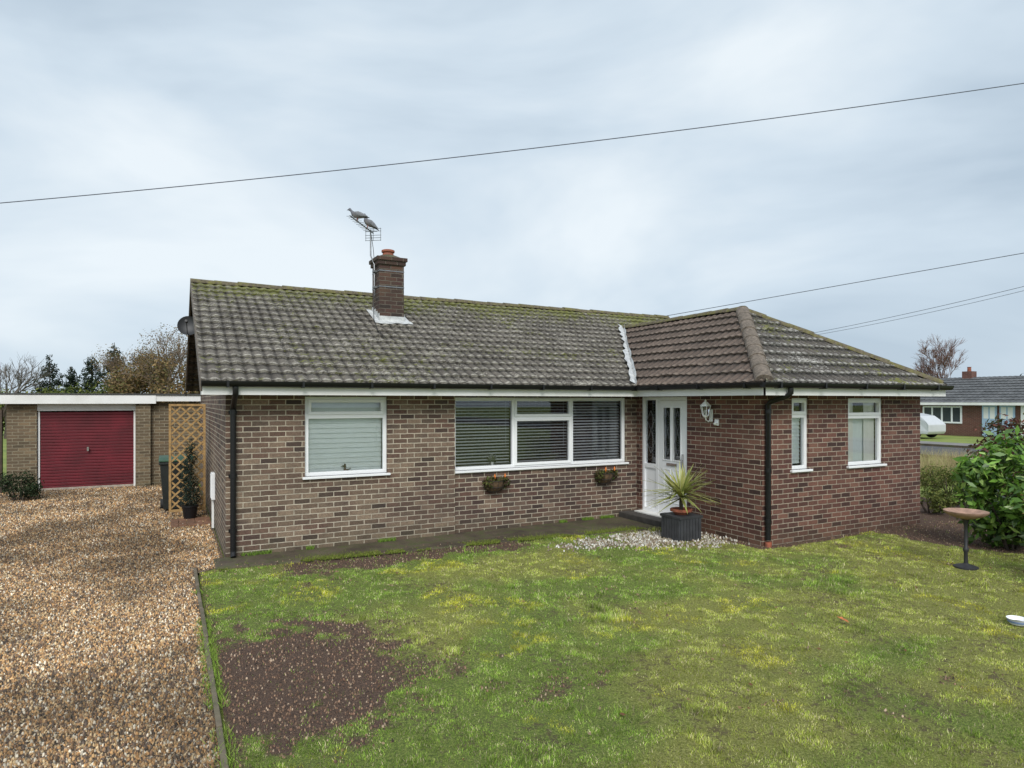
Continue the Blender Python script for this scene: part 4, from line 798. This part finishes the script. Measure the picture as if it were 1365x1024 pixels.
# ------------------------------------------------------------ wires
WIREM=plain('wire_sheath',(.09,.10,.13),.6,.1,5,0)
def wire(name,a,b,sag,r,label):
    a,b=Vector(a),Vector(b); pts=[a+(b-a)*(i/40)-Vector((0,0,sag*4*(i/40)*(1-i/40))) for i in range(41)]
    return tag(MB().tube(pts,r,5).build(name,WIREM),label,'cable','overhead cables')
wire('overhead_cable',atd(-260,292,15),atd(1640,69,15),.34,.011,'thick overhead cable crossing the whole sky above the chimney')
wire('overhead_cable',atd(860,426,19.5),atd(1560,303,14),.0,.009,'upper of the thin cables over the wing roof on the right')
wire('overhead_cable',atd(1040,452,24),atd(1560,332,15),.12,.007,'middle thin cable right of the wing roof')
wire('overhead_cable',atd(1042,454,24),atd(1560,337,15),.16,.006,'lowest thin cable, just below the middle one right of the wing')
# ------------------------------------------------------------ trees
def baretree(label,base,h,spread,mat,seed,depth=6,name='bare_tree',r0=None,leafp=None):
    rnd=random.Random(seed); t=thing(name,label,'tree',base); tr=MB(); cr=MB(); r0=r0 or h*.022; tips=[]
    def grow(p,d,L_,r,k):
        q=p+d*L_*.5+Vector((rnd.gauss(0,.03),rnd.gauss(0,.03),0))*L_; e=p+d*L_+Vector((rnd.gauss(0,.06),rnd.gauss(0,.06),rnd.gauss(0,.03)))*L_
        (tr if k<2 else cr).tube([p,q,e],[r,r*.85,r*.65],6 if k<2 else 3,False)
        if k>=depth: tips.append(e); return
        for _ in range(3 if k<depth-1 else 4):
            ax=Vector((rnd.gauss(0,1),rnd.gauss(0,1),rnd.gauss(0,.5))).normalized(); nd=(d+ax*spread*rnd.uniform(.5,1.1)+Vector((0,0,.12))).normalized()
            grow(p+(e-p)*rnd.uniform(.35,1),nd,L_*rnd.uniform(.62,.86),max(r*.58,h*.0009),k+1)
    grow(Vector(base),Vector((0,0,1)),h*.27,r0,0); tr.build('trunk',BARK,t,True); cr.build('crown',mat,t,recalc=False)
    if leafp:
        n=leafp[1]; bl=[(p.x,p.y,p.z,leafp[2],leafp[2],leafp[2]) for p in rnd.sample(tips,min(len(tips),200))]; leaves('dry_leaves',bl,n,leafp[3],LEAFM,t,leafp[0])
    return t
def at(px,d): v=atd(px,535,d); return (v.x,v.y,-.03)
baretree('bare reddish tree beyond the far bungalow on the right',at(1264,66),11.3,.62,TWIGR,5,7,r0=.14)
baretree('twiggy brown tree directly left of the house gable',at(216,32),7.4,.62,TWIG,9,6,leafp=('brown',4500,.55,.05))
baretree('low grey bare tree behind the left end of the garage',at(8,38),6.8,.7,TWIGG,14,6)
baretree('smaller brown tree between the conifers and the twiggy tree',at(184,46),8.4,.6,TWIG,17,6,leafp=('brown',3000,.7,.07))
def conifer(label,base,h,r,seed):
    rnd=random.Random(seed); t=thing('conifer_tree',label,'tree',base,'dark conifers behind the garage'); MB().tube([base,(base[0],base[1],h)],[h*.02,.02],6).build('trunk',BARK,t); bl=[]
    k=int(h*6)
    for i in range(k):
        u=i/k; z=h*(.12+.86*u); rr=(r*(1-u)**.75+.1)*rnd.uniform(.6,1.25)
        for j in range(4):
            a=rnd.uniform(0,6.28); q=rnd.uniform(.2,.85); bl.append((base[0]+math.cos(a)*rr*q,base[1]+math.sin(a)*rr*q,z-rr*q*.25,rr*.45,rr*.45,h*.05))
    leaves('crown',bl,4200,.15,LEAFM,t,'con',.35,0,.1)
for i,(px,d,h,r,lab) in enumerate([(66,62,6.6,2.4,'broad dark conifer, leftmost of the row behind the garage'),(94,66,5.7,1.9,'narrow dark conifer, second from the left behind the garage'),(122,60,6.5,2.6,'dark conifer third from the left behind the garage'),(152,56,7.2,2.2,'tallest dark conifer, nearest the brown bare trees')]): conifer(lab,at(px,d),h,r,i)
bush('background_shrub','rounded rusty shrub behind the garage roof near the gable','shrub',at(238,30)[:2],(1.5,1.6,2.35),6000,.09,'brown',LEAFM,26,.4)
bush('background_shrub','brown-leaved shrub behind the middle of the garage roof','shrub',at(190,34)[:2],(2.1,1.6,2.15),6000,.09,'brown',LEAFM,26,.4)
bush('background_shrub','dull green shrub behind the left part of the garage roof','shrub',at(120,40)[:2],(3.4,1.6,1.75),5000,.12,'low',LEAFM,26,.4)
bush('background_shrub','dull green shrub at the far left behind the garage','shrub',at(30,42)[:2],(3.6,1.6,1.7),5000,.12,'low',LEAFM,26,.4)
bush('distant_evergreen','small evergreen tree at the far right beyond the houses','tree',at(1368,70)[:2],(2.0,2.0,2.6),1500,.18,'con',LEAFM,10)
# ------------------------------------------------------------ far street
struct(MB().add([(26,-60,-.012),(32.5,-60,-.012),(32.5,90,-.012),(26,90,-.012)],[(0,1,2,3)]).build('road',ASPH,recalc=False))
struct(MB().box(32.5,-60,-.05,32.62,90,.09).build('kerb',CONC)); struct(MB().box(25.88,-60,-.05,26,90,.09).build('kerb',CONC))
struct(MB().add([(32.62,-60,.085),(34.6,-60,.085),(34.6,90,.085),(32.62,90,.085)],[(0,1,2,3)]).build('pavement',plain('paving',(.2,.19,.18),.9,.2,2,.2),recalc=False))
DKP=plain('dark_pane',(.05,.06,.07),.1,.2,2,0)
def farhouse(label,X,Y0,Y1,dep,ze,zr,wins,doors,chim,mat):
    t=thing('distant_bungalow',label,'house',(X+dep/2,(Y0+Y1)/2,0)); m=MB(); m.box(X,Y0,-.1,X+dep,Y1,ze)
    for y in (Y0,Y1-.2): m.prism([(X,y,ze),(X+dep,y,ze),(X+dep/2,y,zr-.1)],(0,.2,0))
    m.build('wall',mat,t)
    ru=dep/2+.4; rt=(zr-ze)/ru; L_=math.hypot(1,rt); r=tiles('roof',(X-.4,Y1+.3,ze),(0,-1,0),(1/L_,0,rt/L_),ru*L_,lambda v:0,lambda v:Y1-Y0+.6,TG,10,t,per=.3,spp=4); tiles('roof',(X+dep+.4,Y0-.3,ze),(0,1,0),(-1/L_,0,rt/L_),ru*L_,lambda v:0,lambda v:Y1-Y0+.6,TG,10,t,per=.3,spp=2)
    MB().box(X-.42,Y0-.3,ze-.14,X-.38,Y1+.3,ze+.02).build('fascia',WHITED,t)
    for (a,b,c0,d0,nm) in wins:
        w_=MB(); F=(X,0,0,1,-1,0)
        w_.lbox(F,a,b,.0,.05,c0,c0+.1).lbox(F,a,b,0,.05,d0-.1,d0).lbox(F,a,a+.1,0,.05,c0+.1,d0-.1).lbox(F,b-.1,b,0,.05,c0+.1,d0-.1)
        for k in range(1,nm): u=a+(b-a)*k/nm; w_.lbox(F,u-.05,u+.05,0,.048,c0+.1,d0-.1)
        o=w_.build('window',WHITE,t); MB().lbox(F,a+.1,b-.1,.005,.02,c0+.1,d0-.1).build('pane',DKP,o)
    for (a,b,mt) in doors:
        F=(X,0,0,1,-1,0); o=MB().lbox(F,a,b,0,.06,0,2.0).build('door',mt,t)
        for k in range(2): u=a+.1+(b-a-.1)/2*k; MB().lbox(F,u,u+(b-a)/2-.14,.06,.07,1.1,1.8).build('pane',WHITED,o)
    for (y,) in chim:
        m=MB(); m.box(X+dep/2-.3,y-.3,zr-.5,X+dep/2+.3,y+.3,zr+.4); o=m.build('chimney',BRR,t); MB().lathe((X+dep/2,y,zr+.4),[(.12,0),(.11,.25),(.13,.3)],10).build('chimney_pot',TERRA,o)
farhouse('distant grey-roofed bungalow with pale blue doors across the road',44,11,26.0,7,2.05,3.75,[(23.1,25.5,.75,1.85,4),(13.2,15.2,.9,1.85,3),(17.2,18.8,.9,1.85,2)],[(21.15,21.95,BLUE),(20.2,21.0,BLUE),(19.2,19.9,WHITE)],[(24.5,)],BRR)
farhouse('farther grey-roofed bungalow with a white bay, behind the parked car',47,27.6,39,7,2.1,3.7,[(28.0,30.8,.7,1.95,4),(33,35,.9,1.95,3)],[(31.3,32.2,WHITE)],[(33,)],BRR)
t=thing('street_hedge','dark clipped hedge in front of the distant bungalow','hedge',(41.5,13,0)); leaves('foliage',[(41.5,9+i*.5,.3,.45,.4,.4) for i in range(14)],2500,.09,LEAFM,t,'hedge')
# car
def car(x,y,label):
    t=thing('parked_car',label,'car',(x,y,0)); side=[(-2.1,.35),(-2.08,.62),(-1.95,.82),(-1.2,.92),(-.55,1.36),(.0,1.45),(.9,1.44),(1.55,1.3),(1.95,.95),(2.1,.8),(2.1,.4),(2.0,.25),(-1.95,.22)]
    vs=[];n=len(side)
    for w_ in (-1,1):
        for (a,z) in side:
            hw=.86 if z<.95 else .86-(z-.95)*.42; vs.append((x+w_*hw,y-a,z))
    MB().add(vs,[tuple(range(n)),tuple(range(2*n-1,n-1,-1))]+[(i,(i+1)%n,n+(i+1)%n,n+i) for i in range(n)]).build('body',CARP,t,bevel=.04)
    dk=plain('car_glass',(.03,.035,.04),.08,.1,3,0)
    for w_ in (-1,1):
        P=lambda a,z:(x+w_*(.868-(z-.95)*.42),y-a,z)
        MB().add([P(-1.0,.97),P(.1,.97),P(.1,1.36),P(-.5,1.33)],[(0,1,2,3)]).build('side_window',dk,t,recalc=False); MB().add([P(.18,.97),P(1.4,.97),P(1.25,1.3),P(.18,1.36)],[(0,1,2,3)]).build('side_window',dk,t,recalc=False)
        for a in (-1.3,1.3):
            o=MB().tube([(x+w_*.72,y-a,.32),(x+w_*.88,y-a,.32)],.32,20).build('wheel',RUB,t); MB().tube([(x+w_*.87,y-a,.32),(x+w_*.895,y-a,.32)],.2,14).build('rim',METAL,o)
        MB().box(x+w_*.62-.14,y+1.98,.62,x+w_*.62+.14,y+2.09,.75).build('headlight',CHROME,t,bevel=.02)
    MB().add([(x-.68,y+1.17,.96),(x+.68,y+1.17,.96),(x+.6,y+.6,1.34),(x-.6,y+.6,1.34)],[(0,1,2,3)]).build('windscreen',dk,t,recalc=False)
car(39.2,24.0,'pale silver hatchback parked in front of the distant bungalows')
# ------------------------------------------------------------ world, light, camera
W=bpy.data.worlds.new('World'); S.world=W; W.use_nodes=True; nt=W.node_tree; nt.nodes.clear(); o=nt.nodes.new('ShaderNodeOutputWorld'); bg=nt.nodes.new('ShaderNodeBackground'); nt.links.new(bg.outputs[0],o.inputs[0])
tc=nt.nodes.new('ShaderNodeTexCoord'); mp=nt.nodes.new('ShaderNodeMapping'); mp.inputs['Scale'].default_value=(1,1,2.6); mp.inputs['Rotation'].default_value=(0,.15,.3); nt.links.new(tc.outputs['Generated'],mp.inputs[0])
def wn_(sc_,det,dist=0):
    n=nt.nodes.new('ShaderNodeTexNoise'); n.inputs['Scale'].default_value=sc_; n.inputs['Detail'].default_value=det; n.inputs['Distortion'].default_value=dist; n.inputs['Roughness'].default_value=.5; nt.links.new(mp.outputs[0],n.inputs['Vector']); return n.outputs['Fac']
r=nt.nodes.new('ShaderNodeValToRGB'); e=r.color_ramp.elements; e[0].position=.34; e[0].color=(.45,.55,.65,1); e[1].position=.68; e[1].color=(.78,.85,.90,1); x_=e.new(.5); x_.color=(.60,.70,.79,1); nt.links.new(wn_(1.7,5,.4),r.inputs[0])
sky=nt.nodes.new('ShaderNodeTexSky'); sky.sky_type='NISHITA'; sky.sun_disc=False; EL,AZ=math.radians(42),math.radians(203); sky.sun_elevation=EL; sky.sun_rotation=AZ
mu=nt.nodes.new('ShaderNodeMixRGB'); mu.blend_type='MULTIPLY'; mu.inputs[0].default_value=1; mu.inputs[2].default_value=(.08,.08,.08,1); nt.links.new(sky.outputs[0],mu.inputs[1])
mx=nt.nodes.new('ShaderNodeMixRGB'); mx.inputs[0].default_value=.94; nt.links.new(mu.outputs[0],mx.inputs[1]); nt.links.new(r.outputs[0],mx.inputs[2]); nt.links.new(mx.outputs[0],bg.inputs[0]); bg.inputs[1].default_value=1.12
sl=bpy.data.lights.new('sun','SUN'); sl.energy=2.6; sl.angle=math.radians(28); sl.color=(1,.97,.93); so_=bpy.data.objects.new('sun',sl); COL.objects.link(so_)
dirv=Vector((math.sin(AZ)*math.cos(EL),math.cos(AZ)*math.cos(EL),math.sin(EL))); so_.rotation_euler=dirv.to_track_quat('Z','Y').to_euler()
cam=bpy.data.cameras.new('camera'); co=bpy.data.objects.new('camera',cam); COL.objects.link(co); co.location=(0,0,H); co.rotation_euler=(math.pi/2,0,-YAW); cam.sensor_width=36; cam.lens=FPX/1365*36; cam.shift_y=23/1365; cam.clip_end=2000; cam.clip_start=.05; S.camera=co
S.view_settings.view_transform='Standard'; S.view_settings.look='None'; S.view_settings.exposure=0
